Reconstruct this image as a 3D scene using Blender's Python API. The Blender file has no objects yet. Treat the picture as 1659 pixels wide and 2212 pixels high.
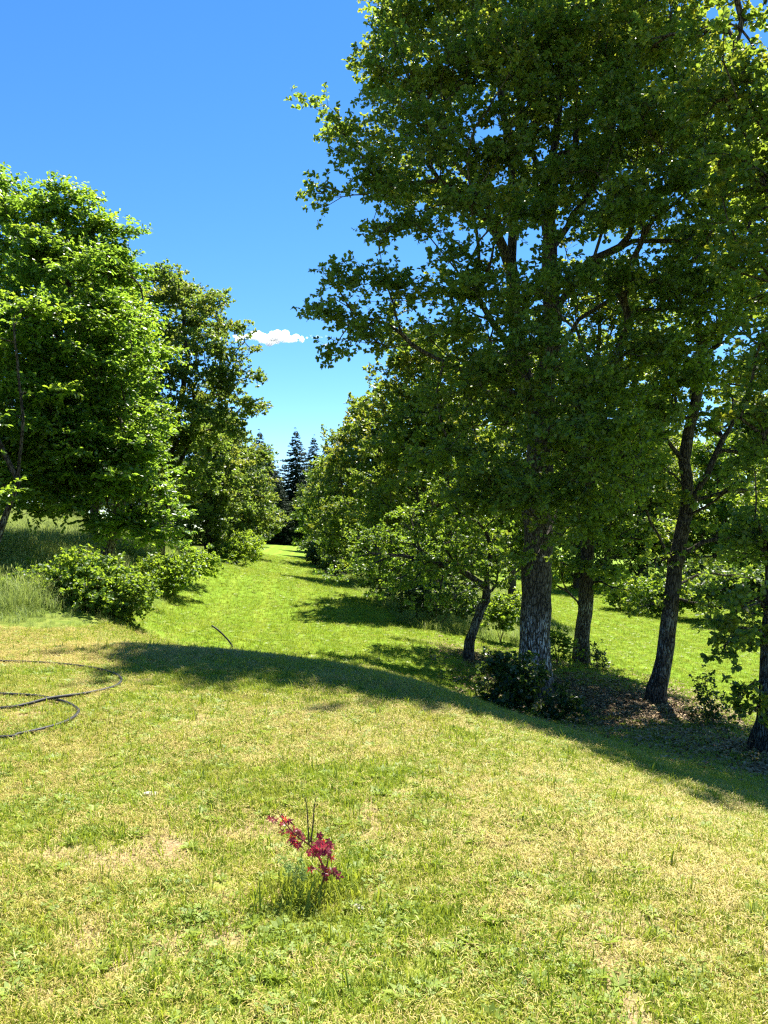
import bpy, math, random
import numpy as np
from mathutils import Vector

S = bpy.context.scene
COL = S.collection
R = math.radians

# ------------------------------------------------------------------ camera
EYE = 1.6
PITCH = R(1.5)
FOC = 1661.7                       # focal length in units of a 1659 x 2212 picture
cam_d = bpy.data.cameras.new('camera')
cam_d.sensor_fit = 'VERTICAL'
cam_d.angle = 2 * math.atan(1106 / FOC)
cam_d.clip_end = 20000
cam_d.clip_start = 0.05
cam = bpy.data.objects.new('camera', cam_d)
COL.objects.link(cam)
cam.location = (0, 0, EYE)
cam.rotation_euler = (math.pi / 2 + PITCH, 0, 0)
S.camera = cam

# ------------------------------------------------------------------ sky, sun, exposure
SUN_EL, SUN_AZ = R(60.5), R(25.5)      # azimuth measured from +Y towards +X
w = bpy.data.worlds.new('World')
S.world = w
w.use_nodes = True
nt = w.node_tree
sky = nt.nodes.new('ShaderNodeTexSky')
sky.sky_type = 'NISHITA'
sky.sun_disc = False
sky.sun_elevation = SUN_EL
sky.sun_rotation = SUN_AZ
sky.air_density = 0.8
sky.dust_density = 0.0
sky.ozone_density = 3.0
sky.altitude = 300
hsv = nt.nodes.new('ShaderNodeHueSaturation')
hsv.inputs['Saturation'].default_value = 1.25
nt.links.new(sky.outputs[0], hsv.inputs['Color'])
bg = nt.nodes['Background']
nt.links.new(hsv.outputs[0], bg.inputs['Color'])
bg.inputs['Strength'].default_value = 0.074

sun_d = bpy.data.lights.new('sun', 'SUN')
sun_d.energy = 5.0
sun_d.angle = R(0.53)
sun_d.color = (1.0, 0.95, 0.86)
sun = bpy.data.objects.new('sun', sun_d)
COL.objects.link(sun)
sdir = Vector((math.sin(SUN_AZ) * math.cos(SUN_EL), math.cos(SUN_AZ) * math.cos(SUN_EL), math.sin(SUN_EL)))
sun.rotation_euler = sdir.to_track_quat('Z', 'Y').to_euler()
sun.location = sdir * 60

S.view_settings.view_transform = 'Standard'
S.view_settings.look = 'None'
S.view_settings.gamma = 1
S.view_settings.use_curve_mapping = False
S.view_settings.exposure = 1.8
S.cycles.max_bounces = 10
S.cycles.diffuse_bounces = 6
S.cycles.transmission_bounces = 8
S.cycles.glossy_bounces = 2
S.cycles.sample_clamp_indirect = 8
S.cycles.volume_bounces = 6
S.cycles.use_denoising = False
S.cycles.filter_width = 1.3

# ------------------------------------------------------------------ helpers
def at(x, y, depth):
    """world point seen at picture place (x, y) of the 1659 x 2212 grid, depth metres ahead"""
    u, v = (x - 829.5) / FOC, (1106 - y) / FOC
    dy = math.cos(PITCH) - v * math.sin(PITCH)
    dz = math.sin(PITCH) + v * math.cos(PITCH)
    k = depth / dy
    return np.array((u * k, depth, EYE + dz * k))

CTRL = np.array([
    (0,0,0),(0,-5,.1),(-3,0,0),(3,0,-.2),(-6,0,.1),(6,0,-.9),(2,2.5,-.1),(4,3,-.5),(0,4,0),(-2,6,0),(-4,6,.02),(-7,6,.08),
    (-3,9,0),(-1.5,10,-.02),(-3.5,10.8,0),(-6,9,.05),(-7,11,.1),(-4.8,11.2,.02),(-1,4,0),(-.6,8,-.02),
    (1,4.5,-.05),(3,6.2,-.62),(.77,7.5,-.2),(2.27,8,-.6),(.5,10,-.38),(2,11,-1.15),(3.5,9.5,-1.2),(5.4,11,-1.5),(6,7,-1.4),
    (3.24,16.5,-1.88),(5.7,16,-1.87),(5.4,21,-1.95),(1.9,17,-1.2),(2.2,14,-1.6),(8,15,-2.35),(3.8,14,-1.85),
    (-1,14,-.78),(-3,14,-.7),(-4,14,-.5),(-3,17,-.78),(-4.8,25,-.75),(-2,25,-.8),(-5.5,40,-.6),(-3.5,40,-.7),(-8,65,-.3),(-10.7,92,0),(-12,120,1),
    (-5.1,14,.1),(-6.2,17,.15),(-6.5,12,.15),(-8,14,.45),(-8,20,.6),(-7.9,26,.5),(-6,20,-.35),(-10,30,1.0),(-8.3,36,.2),(-15,30,1.3),(-15,15,.8),(-20,60,1.8),(-11,50,.4),(-15,45,1.4),
    (0,25,-1.0),(2,30,-1.3),(0,45,-1.0),(-2,65,-.6),(8,20,-2.4),(12,20,-2.45),(10,30,-2.45),(16,45,-2.4),(9,50,-2.1),(20,30,-2.3),(5,40,-1.8),(10,80,-1.5),(30,60,-1.5),
    (-100,100,2.5),(100,100,0),(0,200,2),(-150,-50,0),(150,-50,-1),(-40,20,1.5),(40,20,-1.5),(-20,-10,.3),(20,-10,-1)], float)

def _tps():
    P = CTRL[:, :2]; n = len(P)
    d = np.linalg.norm(P[:, None] - P[None], axis=2)
    K = np.where(d > 0, d * d * np.log(np.maximum(d, 1e-9)), 0) + np.eye(n) * 0.25
    Q = np.hstack([np.ones((n, 1)), P])
    A = np.zeros((n + 3, n + 3)); A[:n, :n] = K; A[:n, n:] = Q; A[n:, :n] = Q.T
    return np.linalg.solve(A, np.concatenate([CTRL[:, 2], np.zeros(3)]))
TW = _tps()

def height(x, y):
    x = np.atleast_1d(np.asarray(x, float)); y = np.atleast_1d(np.asarray(y, float))
    cx, cy = np.clip(x, -110, 110), np.clip(y, -50, 180)
    out = np.empty(len(x))
    for s in range(0, len(x), 20000):
        q = np.stack([cx[s:s+20000], cy[s:s+20000]], 1)
        d2 = ((q[:, None] - CTRL[None, :, :2]) ** 2).sum(2)
        U = 0.5 * d2 * np.log(np.maximum(d2, 1e-12))
        out[s:s+20000] = U @ TW[:-3] + TW[-3] + q @ TW[-2:]
    # small unevenness of the turf
    out += 0.018 * np.sin(x * 1.7 + 0.6 * y) * np.sin(y * 1.3 - 0.4 * x) + 0.010 * np.sin(x * 4.1 + 1.3) * np.sin(y * 3.7 + x)
    return out
def h1(x, y): return float(height(x, y)[0])

def ground_at(x, y):
    """where the line of sight through picture place (x, y) meets the ground"""
    d = at(x, y, 1.0) - np.array((0, 0, EYE))
    t = np.arange(1.5, 60, 0.02)
    z = EYE + d[2] * t
    g = height(d[0] * t, t)
    k = int(np.argmax(z < g))
    return np.array((d[0] * t[k], t[k], g[k]))

def tag(o, label=None, cat=None, group=None, kind=None):
    if label: o['label'] = label
    if cat: o['category'] = cat
    if group: o['group'] = group
    if kind: o['kind'] = kind
    return o

def empty(name, loc):
    o = bpy.data.objects.new(name, None)
    o.empty_display_size = 0.2
    o.location = loc
    COL.objects.link(o)
    return o

def link(name, me, parent=None):
    o = bpy.data.objects.new(name, me)
    COL.objects.link(o)
    if parent: o.parent = parent
    return o

def mesh_np(name, verts, face_sets, mat=None, fattr=None, pattr=None, smooth=False):
    """face_sets: list of (M,k) integer arrays"""
    me = bpy.data.meshes.new(name)
    verts = np.asarray(verts, np.float32)
    me.vertices.add(len(verts)); me.vertices.foreach_set('co', verts.ravel())
    face_sets = [np.asarray(f, np.int32) for f in face_sets if len(f)]
    idx = np.concatenate([f.ravel() for f in face_sets])
    tot = np.concatenate([np.full(len(f), f.shape[1], np.int32) for f in face_sets])
    st = np.concatenate([[0], np.cumsum(tot)[:-1]]).astype(np.int32)
    me.loops.add(len(idx)); me.loops.foreach_set('vertex_index', idx)
    me.polygons.add(len(tot)); me.polygons.foreach_set('loop_start', st)
    try: me.polygons.foreach_set('loop_total', tot)
    except Exception: pass
    if smooth: me.polygons.foreach_set('use_smooth', np.ones(len(tot), bool))
    me.update(calc_edges=True)
    for n, a in (fattr or {}).items():
        at_ = me.attributes.new(n, 'FLOAT', 'FACE'); at_.data.foreach_set('value', np.asarray(a, np.float32))
    for n, a in (pattr or {}).items():
        at_ = me.attributes.new(n, 'FLOAT', 'POINT'); at_.data.foreach_set('value', np.asarray(a, np.float32))
    if mat: me.materials.append(mat)
    return me

def unit(v): return v / np.maximum(np.linalg.norm(v, axis=-1, keepdims=True), 1e-9)

# ------------------------------------------------------------------ material helpers
class NT:
    def __init__(s, name):
        s.m = bpy.data.materials.new(name); s.m.use_nodes = True
        s.t = s.m.node_tree; s.t.nodes.clear()
        s.out = s.t.nodes.new('ShaderNodeOutputMaterial')
    def n(s, typ, **kw):
        nd = s.t.nodes.new(typ)
        for k, v in kw.items():
            if k in nd.bl_rna.properties: setattr(nd, k, v)
        return nd
    def l(s, a, b): s.t.links.new(a, b)
    def noise(s, scale, detail=3, rough=.55, vec=None, dist=0):
        nd = s.n('ShaderNodeTexNoise'); nd.inputs['Scale'].default_value = scale
        nd.inputs['Detail'].default_value = detail; nd.inputs['Roughness'].default_value = rough
        nd.inputs['Distortion'].default_value = dist
        s.l(vec if vec else s.pos(), nd.inputs['Vector'])
        return nd.outputs['Fac']
    def pos(s):
        if not hasattr(s, '_p'): s._p = s.n('ShaderNodeNewGeometry').outputs['Position']
        return s._p
    def opos(s):
        if not hasattr(s, '_o'): s._o = s.n('ShaderNodeTexCoord').outputs['Object']
        return s._o
    def attr(s, name):
        nd = s.n('ShaderNodeAttribute'); nd.attribute_name = name; return nd.outputs['Fac']
    def ramp(s, fac, stops):
        nd = s.n('ShaderNodeValToRGB'); e = nd.color_ramp.elements
        while len(e) < len(stops): e.new(0.5)
        for q, (p, c) in zip(e, stops):
            q.position = p; q.color = (c if len(c) == 4 else (*c, 1))
        s.l(fac, nd.inputs[0]); return nd.outputs[0]
    def mix(s, fac, a, b):
        nd = s.n('ShaderNodeMix', data_type='RGBA')
        for sock, v in ((nd.inputs['Factor'], fac), (nd.inputs[6], a), (nd.inputs[7], b)):
            if isinstance(v, (int, float)): sock.default_value = v
            elif isinstance(v, tuple): sock.default_value = (*v, 1)
            else: s.l(v, sock)
        return nd.outputs[2]
    def math(s, op, a, b=0.0, clamp=False):
        nd = s.n('ShaderNodeMath', operation=op); nd.use_clamp = clamp
        for k, v in ((0, a), (1, b)):
            if isinstance(v, (int, float)): nd.inputs[k].default_value = v
            else: s.l(v, nd.inputs[k])
        return nd.outputs[0]
    def smooth(s, v, lo, hi):
        nd = s.n('ShaderNodeMapRange', interpolation_type='SMOOTHSTEP')
        nd.inputs[1].default_value = lo; nd.inputs[2].default_value = hi
        s.l(v, nd.inputs[0]); return nd.outputs[0]
    def principled(s, color, rough=.6, spec=.3, bump=None, bump_d=.02, bump_s=.6):
        b = s.n('ShaderNodeBsdfPrincipled')
        if isinstance(color, tuple): b.inputs['Base Color'].default_value = (*color, 1)
        else: s.l(color, b.inputs['Base Color'])
        b.inputs['Roughness'].default_value = rough
        b.inputs['Specular IOR Level'].default_value = spec
        if bump is not None:
            bp = s.n('ShaderNodeBump'); bp.inputs['Distance'].default_value = bump_d; bp.inputs['Strength'].default_value = bump_s
            s.l(bump, bp.inputs['Height']); s.l(bp.outputs[0], b.inputs['Normal'])
        return b.outputs[0]
    def done(s, shader): s.l(shader, s.out.inputs['Surface']); return s.m

def leaf_mat(name, dark, light, young, trans, tfac=.42, rough=.42, spec=.45):
    t = NT(name)
    base = t.ramp(t.attr('tone'), [(0, dark), (1, light)])
    base = t.mix(t.attr('young'), base, young)
    tr = t.mix(t.attr('young'), t.mix(t.attr('tone'), tuple(c * .75 for c in trans), trans), tuple(min(1, c) for c in (young[0] * 3.2, young[1] * 2.7, young[2] * 1.5)))
    p = t.principled(base, rough, spec)
    tl = t.n('ShaderNodeBsdfTranslucent'); t.l(tr, tl.inputs['Color'])
    mx = t.n('ShaderNodeMixShader'); mx.inputs[0].default_value = tfac
    t.l(p, mx.inputs[1]); t.l(tl.outputs[0], mx.inputs[2])
    return t.done(mx.outputs[0])

M = {}
M['oak'] = leaf_mat('oak_leaf', (.040, .082, .016), (.084, .142, .028), (.14, .165, .018), (.34, .46, .04), .50)
M['oak_bronze'] = leaf_mat('oak_leaf_bronze', (.056, .096, .020), (.110, .160, .038), (.12, .15, .03), (.32, .46, .05), .45, .46, .35)
M['hornbeam'] = leaf_mat('hornbeam_leaf', (.040, .092, .014), (.076, .150, .024), (.13, .20, .018), (.34, .54, .04), .50, .36, .5)
M['hawthorn'] = leaf_mat('hawthorn_leaf', (.050, .105, .018), (.095, .165, .032), (.13, .19, .02), (.30, .46, .03), .46, .42, .4)
M['bramble'] = leaf_mat('bramble_leaf', (.040, .090, .012), (.080, .155, .020), (.14, .21, .02), (.36, .52, .035), .47, .45, .35)
M['shade'] = leaf_mat('shaded_leaf', (.022, .050, .012), (.042, .080, .02), (.06, .10, .02), (.16, .26, .03), .40, .4, .5)  # darker leaf colours: shade under and between the trees is put into the green
M['broad'] = leaf_mat('broadleaf', (.050, .092, .017), (.096, .15, .028), (.15, .16, .02), (.33, .45, .04), .46, .42, .4)
M['lime'] = leaf_mat('lime_leaf', (.045, .095, .014), (.080, .150, .022), (.15, .20, .02), (.30, .46, .03), .45, .42, .4)
M['needle'] = leaf_mat('conifer_needle', (.010, .028, .011), (.022, .046, .016), (.05, .08, .03), (.05, .09, .03), .15, .6, .1)
M['maple'] = leaf_mat('red_maple_leaf', (.085, .010, .024), (.26, .028, .058), (.30, .022, .03), (.42, .04, .075), .42, .4, .4)
M['grey_leaf'] = leaf_mat('grey_herb_leaf', (.17, .27, .06), (.28, .40, .11), (.2, .3, .1), (.25, .35, .12), .35, .5, .2)

def bark_mat(name, dark, light, lichen=None, z0=0, z1=0):
    t = NT(name)
    mp = t.n('ShaderNodeMapping'); mp.inputs['Scale'].default_value = (1, 1, .22)
    t.l(t.opos(), mp.inputs[0])
    vor = t.n('ShaderNodeTexVoronoi'); vor.feature = 'DISTANCE_TO_EDGE'; vor.inputs['Scale'].default_value = 22
    nz = t.noise(5, 3, vec=mp.outputs[0])
    ad = t.n('ShaderNodeMixRGB'); ad.blend_type = 'ADD'; ad.inputs[0].default_value = .25
    t.l(mp.outputs[0], ad.inputs[1]); t.l(nz, ad.inputs[2]); t.l(ad.outputs[0], vor.inputs['Vector'])
    plate = t.smooth(vor.outputs['Distance'], 0.0, 0.16)
    col = t.mix(plate, tuple(c * .35 for c in dark), t.mix(t.noise(9, 4, vec=t.opos()), dark, light))
    if lichen:
        sep = t.n('ShaderNodeSeparateXYZ'); t.l(t.opos(), sep.inputs[0])
        band = t.math('MULTIPLY', t.smooth(sep.outputs[2], z0, z0 + .35), t.math('SUBTRACT', 1.0, t.smooth(sep.outputs[2], z1 - .5, z1 + .2)))
        blot = t.smooth(t.noise(3.2, 4, .6, vec=t.opos()), .36, .56)
        fleck = t.smooth(t.noise(26, 2, .5, vec=mp.outputs[0]), .42, .56)
        f = t.math('MULTIPLY', t.math('MULTIPLY', band, blot), t.math('MULTIPLY', fleck, plate))
        thin = t.math('MULTIPLY', t.smooth(t.noise(5, 4, .6, vec=t.opos()), .60, .70), .25)
        f = t.math('MAXIMUM', f, t.math('MULTIPLY', thin, plate))
        col = t.mix(f, col, lichen)
    hgt = t.math('ADD', t.math('MULTIPLY', plate, .8), t.math('MULTIPLY', t.noise(30, 3, vec=mp.outputs[0]), .5))
    return t.done(t.principled(col, .9, .1, hgt, .035, .9))
M['bark_oak'] = bark_mat('oak_bark', (.075, .062, .048), (.16, .14, .115), (.50, .51, .54), .15, 1.75)
M['bark'] = bark_mat('rough_bark', (.055, .045, .035), (.12, .10, .08), (.22, .22, .19), 0, 2.0)
M['bark_far'] = NT('plain_bark'); M['bark_far'] = M['bark_far'].done(M['bark_far'].principled((.07, .058, .045), .9, .1))
M['bark_red'] = NT('reddish_stem'); M['bark_red'] = M['bark_red'].done(M['bark_red'].principled((.13, .045, .022), .6, .3))
M['bark_twig'] = NT('grey_brown_twig'); M['bark_twig'] = M['bark_twig'].done(M['bark_twig'].principled((.075, .05, .035), .7, .2))
# ------------------------------------------------------------------ trees
LEAF6 = np.array([(0, 0, 0), (.38, .23, .07), (.74, .27, .06), (1, 0, -.04), (.74, -.27, .06), (.38, -.23, .07)])   # folded along the midrib
LEAF6_F = np.array([(0, 3, 2, 1), (0, 5, 4, 3)])
LEAF4 = np.array([(0, 0, 0), (.5, .30, .05), (1, 0, 0), (.5, -.30, .05)])
LEAF4_F = np.array([(0, 3, 2, 1)])

def leaves_mesh(name, p, axis, nrm, L, W, tone, young, mat, simple=False):
    T, F = (LEAF4, LEAF4_F) if simple else (LEAF6, LEAF6_F)
    a = unit(axis); b = unit(np.cross(nrm, a)); n = np.cross(a, b)
    k = len(T)
    v = p[:, None] + L[:, None, None] * (T[None, :, 0:1] * a[:, None] + T[None, :, 2:3] * n[:, None]) + (W * 2)[:, None, None] * T[None, :, 1:2] * b[:, None]
    f = (np.arange(len(p)) * k)[:, None, None] + F[None]
    return mesh_np(name, v.reshape(-1, 3), [f.reshape(-1, 4)], mat,
                   fattr={'tone': np.repeat(tone, len(F)), 'young': np.repeat(young, len(F))})

def sample_blobs(blobs, dens, rng, shell=.45, clump=4):
    pts, ow, out = [], [], np.zeros((0, 3))
    for bl in blobs:
        c = np.array(bl[:3], float); r = np.array(bl[3:6] if len(bl) >= 6 else (bl[3],) * 3, float)
        n = max(3, int(dens * (r[0] * r[2] * r[1]) ** (2 / 3)))
        ns = max(2, n // clump)
        d = unit(rng.normal(size=(ns, 3)))
        rad = (shell ** 3 + (1 - shell ** 3) * rng.random(ns)) ** (1 / 3) * (1 + .10 * rng.normal(size=ns))
        q = c + d * rad[:, None] * r; k = np.arange(n) % ns
        pts.append(q[k] + (rng.normal(size=(n, 3)) * np.array((.30, .30, .13)) * r.mean() ** .7 * (clump > 1))); ow.append(d[k])
    return np.concatenate(pts), np.concatenate(ow)

def grow(polys, attr, rng, step=.4, bf=.35, kmax=None):
    """skeleton: explicit polylines, then every attractor joins the cheapest node"""
    P, par, plen, dirs = [], [], [], []
    def add(p, q):
        P.append(np.asarray(p, float)); par.append(q)
        if q < 0: plen.append(0.); dirs.append(np.array((0, 0, 1.)))
        else:
            d = P[-1] - P[q]; L = np.linalg.norm(d); plen.append(plen[q] + L); dirs.append(d / max(L, 1e-6))
        return len(P) - 1
    for pl in polys:
        pl = [np.asarray(q, float) for q in pl]
        if not P: cur = add(pl[0], -1)
        else:
            cur = int(np.argmin([np.linalg.norm(q - pl[0]) for q in P]))
        for q in pl[1:]:
            s = P[cur].copy(); n = max(1, int(np.ceil(np.linalg.norm(q - s) / step)))
            for i in range(1, n + 1):
                cur = add(s + (q - s) * i / n + rng.normal(size=3) * .012 * (i < n), cur)
    base = np.array(P)
    order = np.argsort([np.min(np.linalg.norm(base - a, axis=1)) for a in attr])
    cap = len(P) + len(attr) * 14 + 10
    A = np.zeros((cap, 3)); A[:len(P)] = P; PL = np.zeros(cap); PL[:len(P)] = plen
    D = np.zeros((cap, 3)); D[:len(P)] = dirs
    tips = np.zeros(len(attr), int)
    n0 = max(1, int(.1 * len(P)))
    for k in order:
        a = attr[k]; N = len(P)
        v = a - A[:N]; d = np.linalg.norm(v, axis=1)
        cosang = (v * D[:N]).sum(1) / np.maximum(d, 1e-6)
        cost = d * (1.25 - .35 * cosang) + bf * PL[:N]
        cost[:n0] += 3
        j = int(np.argmin(cost)); s = P[j].copy(); L = d[j]
        n = min(12, max(1, int(np.ceil(L / step)))); cur = j
        ctrl = s + D[j] * L * .45 + np.array((0, 0, .05 * L))      # leaves along the parent's way, then bends over
        for i in range(1, n + 1):
            t = i / n
            q = (1 - t) ** 2 * s + 2 * t * (1 - t) * ctrl + t * t * a + rng.normal(size=3) * .02 * (i < n)
            cur = add(q, cur); A[len(P) - 1] = q; PL[len(P) - 1] = plen[-1]; D[len(P) - 1] = dirs[-1]
        tips[k] = cur
    return np.array(P), np.array(par), tips

def wood_mesh(name, P, par, tips, base_r, rng, mat, expo=.44, tip_r=.004, flare=.5, twigs=None, rough=.06):
    n = len(P)
    cnt = np.zeros(n); np.add.at(cnt, tips, 1.0)
    for i in range(n - 1, 0, -1): cnt[par[i]] += cnt[i]
    cnt = np.maximum(cnt, .6)
    zrel = P[:, 2] - P[0, 2]
    rad = np.maximum(tip_r, base_r * (cnt / cnt[0]) ** expo)
    hmax = zrel.max()
    rad *= (1 - .22 * np.clip(zrel / hmax, 0, 1)) * (1 + flare * np.exp(-np.maximum(zrel, 0) / .28) * (rad > base_r * .6))
    main = np.full(n, -1)
    best = np.zeros(n)
    for i in range(1, n):
        if cnt[i] > best[par[i]]: best[par[i]] = cnt[i]; main[par[i]] = i
    V, F, off = [], [], 0
    starts = [0] + [i for i in range(1, n) if main[par[i]] != i]
    for s in starts:
        ch = [s]
        while main[ch[-1]] >= 0: ch.append(main[ch[-1]])
        pts = P[ch]; r = rad[ch].copy()
        if s != 0:
            pts = np.vstack([P[par[s]], pts]); r = np.concatenate([[min(rad[par[s]], r[0] * 1.25)], r])
        if len(pts) < 2: continue
        if s == 0: pts[0, 2] -= .25
        k = 14 if r.max() > .12 else 8 if r.max() > .05 else 5 if r.max() > .018 else 3
        t = unit(np.gradient(pts, axis=0))
        ref = np.array((1., 0, 0)) if abs(t[0, 0]) < .8 else np.array((0, 1., 0))
        u = np.empty_like(pts)
        for i in range(len(pts)):
            ref = ref - t[i] * (ref @ t[i]); ref /= max(np.linalg.norm(ref), 1e-6); u[i] = ref
        vv = np.cross(t, u)
        an = np.arange(k) * 2 * math.pi / k
        rr = r[:, None] * (1 + (rough * rng.normal(size=(len(pts), k)) if k > 5 else 0))
        if s == 0:                                                  # root buttresses
            hz = np.maximum(pts[:, 2] - P[0, 2], 0)
            rr = rr * (1 + .22 * np.exp(-hz / .3)[:, None] * np.sin(an * 5 + 1)[None])
        ring = pts[:, None] + rr[:, :, None] * (np.cos(an)[None, :, None] * u[:, None] + np.sin(an)[None, :, None] * vv[:, None])
        V.append(ring.reshape(-1, 3))
        i0 = np.arange(len(pts) - 1)[:, None] * k; j = np.arange(k)[None]; j2 = (j + 1) % k
        F.append((off + np.stack([i0 + j, i0 + j2, i0 + k + j2, i0 + k + j], 2)).reshape(-1, 4))
        off += len(pts) * k
    if twigs is not None and len(twigs[0]):
        a, b, tr = twigs
        d = unit(b - a); ref = np.where(np.abs(d[:, 2:3]) < .8, np.array([[0, 0, 1.]]), np.array([[1., 0, 0]]))
        u = unit(np.cross(d, ref)); vv = np.cross(d, u)
        an = np.arange(3) * 2 * math.pi / 3
        ra = tr * (np.cos(an)[None, :, None] * u[:, None] + np.sin(an)[None, :, None] * vv[:, None])
        ring = np.concatenate([a[:, None] + ra, b[:, None] + ra * .5], 1)
        V.append(ring.reshape(-1, 3))
        f = np.array([(0, 1, 4, 3), (1, 2, 5, 4), (2, 0, 3, 5)])
        F.append((off + (np.arange(len(a)) * 6)[:, None, None] + f[None]).reshape(-1, 4))
    return mesh_np(name, np.concatenate(V), [np.concatenate(F)], mat, smooth=True)

def tree_meshes(name, polys, blobs, rng, leaf_mat_, bark, base_r, dens=28, twigs=6, leaves=10, L=.1, W=.055,
                tw_len=.38, rosette=True, young=.12, simple=False, step=.4, droop=.0, flare=.5, shell=.45, expo=.44, up=.55, wood_twigs=True, bf=.35, clump=4, flat=.42, tip_r=.004):
    """local coordinates, base of the trunk at the origin; returns wood mesh, crown mesh"""
    attr, outw = sample_blobs(blobs, dens, rng, shell, clump)
    P, par, tips = grow(polys, attr, rng, step, bf)
    n = len(attr)
    pd = unit(P[tips] - P[np.maximum(par[tips], 0)])
    # sub-twigs fan out from every branch end
    a = np.repeat(attr, twigs, 0); od = np.repeat(outw, twigs, 0); pdd = np.repeat(pd, twigs, 0)
    td = unit(rng.normal(size=a.shape) * np.array((1, 1, flat)) + (.55 * pdd + .45 * od) * np.array((1, 1, .7)) + np.array((0, 0, .12 - droop)))
    tl = tw_len * (.55 + .75 * rng.random(len(a)))
    b = a + td * tl[:, None] - np.array((0, 0, 1.)) * (droop * .25 * tl ** 1.0)[:, None]
    # leaves
    q = np.repeat(np.arange(len(a)), leaves); m = len(q)
    if rosette:
        s = np.where(rng.random(m) < .6, .92 + .08 * rng.random(m), .3 + .65 * rng.random(m))
        ax = unit(rng.normal(size=(m, 3)) * np.array((1, 1, .7)) + .55 * td[q] + np.array((0, 0, -.1 - droop)))
    else:
        s = .12 + .88 * rng.random(m)
        side = unit(np.cross(td, np.array((0, 0, 1.)) + .25 * rng.normal(size=td.shape)))[q]
        sg = np.where(rng.random(m) < .5, 1, -1)[:, None]
        ax = unit(side * sg + .75 * td[q] + .28 * rng.normal(size=(m, 3)) + np.array((0, 0, -.15 - droop)))
    p = a[q] + (b - a)[q] * s[:, None]
    nrm = unit(np.array((0, 0, up)) + rng.normal(size=(m, 3)) * .45 + .25 * od[q])
    sc = .65 + .6 * rng.random(m)
    clus = np.repeat(rng.random(n), twigs)[q]
    tone = np.clip(.55 * clus + .45 * rng.random(m), 0, 1)
    zt = (attr[:, 2] - attr[:, 2].min()) / np.ptp(attr[:, 2])
    yc = np.clip(rng.random(n) * 1.3 - 1.0 + young + .35 * (zt - .5), 0, .5) * 1.8
    yy = np.clip(np.repeat(yc, twigs)[q] * (.35 + .75 * s) * (.7 + .3 * rng.random(m)), 0, 1)
    crown = leaves_mesh(name + '_leaves', p, ax, nrm, L * sc, W * sc, tone, yy, leaf_mat_, simple)
    wood = wood_mesh(name + '_wood', P, par, tips, base_r, rng, bark, twigs=(a, b, .0028 if L < .12 else .005) if wood_twigs and tip_r > .002 else None, flare=flare, expo=expo, tip_r=tip_r)
    return wood, crown

def blob_px(lst, base, n_=None):
    """crown masses given as (x, y, depth, radius[, vertical radius]) turned into local metres"""
    out = []
    for b in lst:
        c = at(b[0], b[1], b[2]) - base
        r = b[3]; rz = b[4] if len(b) > 4 else r * .85
        out.append((c[0], c[1], c[2], r, r, rz))
    return out

def line_px(lst, base): return [at(*q) - base for q in lst]

def place(name, wood, crown, loc, rz=0, sc=1.0, label=None, cat='tree', group=None, wood_name='trunk', crown_name='crown'):
    e = empty(name, loc); e.rotation_euler = (0, 0, rz)
    e.scale = (sc, sc, sc) if not isinstance(sc, tuple) else sc
    if wood: link(wood_name, wood, e)
    if crown: link(crown_name, crown, e)
    tag(e, label, cat, group)
    return e

def copy_thing(src, loc, rz, sc, label, group=None):
    e = src.copy(); COL.objects.link(e)
    e.location = loc; e.rotation_euler = (0, 0, rz); e.scale = (sc, sc, sc) if not isinstance(sc, tuple) else sc
    e['label'] = label
    if group: e['group'] = group
    for ch in src.children:
        c = ch.copy(); COL.objects.link(c); c.parent = e
    return e

def generic(name, H, Rr, rng, mat, bark, nblob=16, base_r=.2, clear=.18, **kw):
    bl = []
    for i in range(nblob):
        t = (i + .5) / nblob
        z = H * (clear + (.95 - clear) * t)
        env = Rr * (math.sin(math.pi * min(1, (t * .86 + .16))) ** .75)
        a = i * 2.4 + rng.random() * .8
        r = Rr * (.34 + .16 * rng.random())
        d = max(0, env - r * .75) * (.55 + .5 * rng.random())
        bl.append((math.cos(a) * d, math.sin(a) * d, z, r, r, r * .82))
    top = H * .8
    polys = [[(0, 0, 0), (.05 * Rr, .02 * Rr, H * .3), (-.03 * Rr, .05 * Rr, H * .55), (.02, .03, top)]]
    return tree_meshes(name, polys, bl, rng, mat, bark, base_r, **kw)
# ------------------------------------------------------------------ ground
rngG = np.random.default_rng(5)
_grid = rngG.random((256, 256))
def vnoise(x, y, s, o=0):
    x = np.asarray(x) / s + 37.3 + o; y = np.asarray(y) / s + 11.7 + o * 1.7
    i, j = np.floor(x).astype(int), np.floor(y).astype(int); u, v = x - i, y - j
    u, v = u * u * (3 - 2 * u), v * v * (3 - 2 * v)
    g = lambda a, b: _grid[a % 256, b % 256]
    return (g(i, j) * (1 - u) + g(i + 1, j) * u) * (1 - v) + (g(i, j + 1) * (1 - u) + g(i + 1, j + 1) * u) * v
def fnoise(x, y, s, o=0): return .5 * vnoise(x, y, s, o) + .3 * vnoise(x, y, s * .45, o + 3) + .2 * vnoise(x, y, s * .2, o + 7)
def sstep(v, a, b):
    t = np.clip((v - a) / (b - a), 0, 1); return t * t * (3 - 2 * t)

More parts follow.
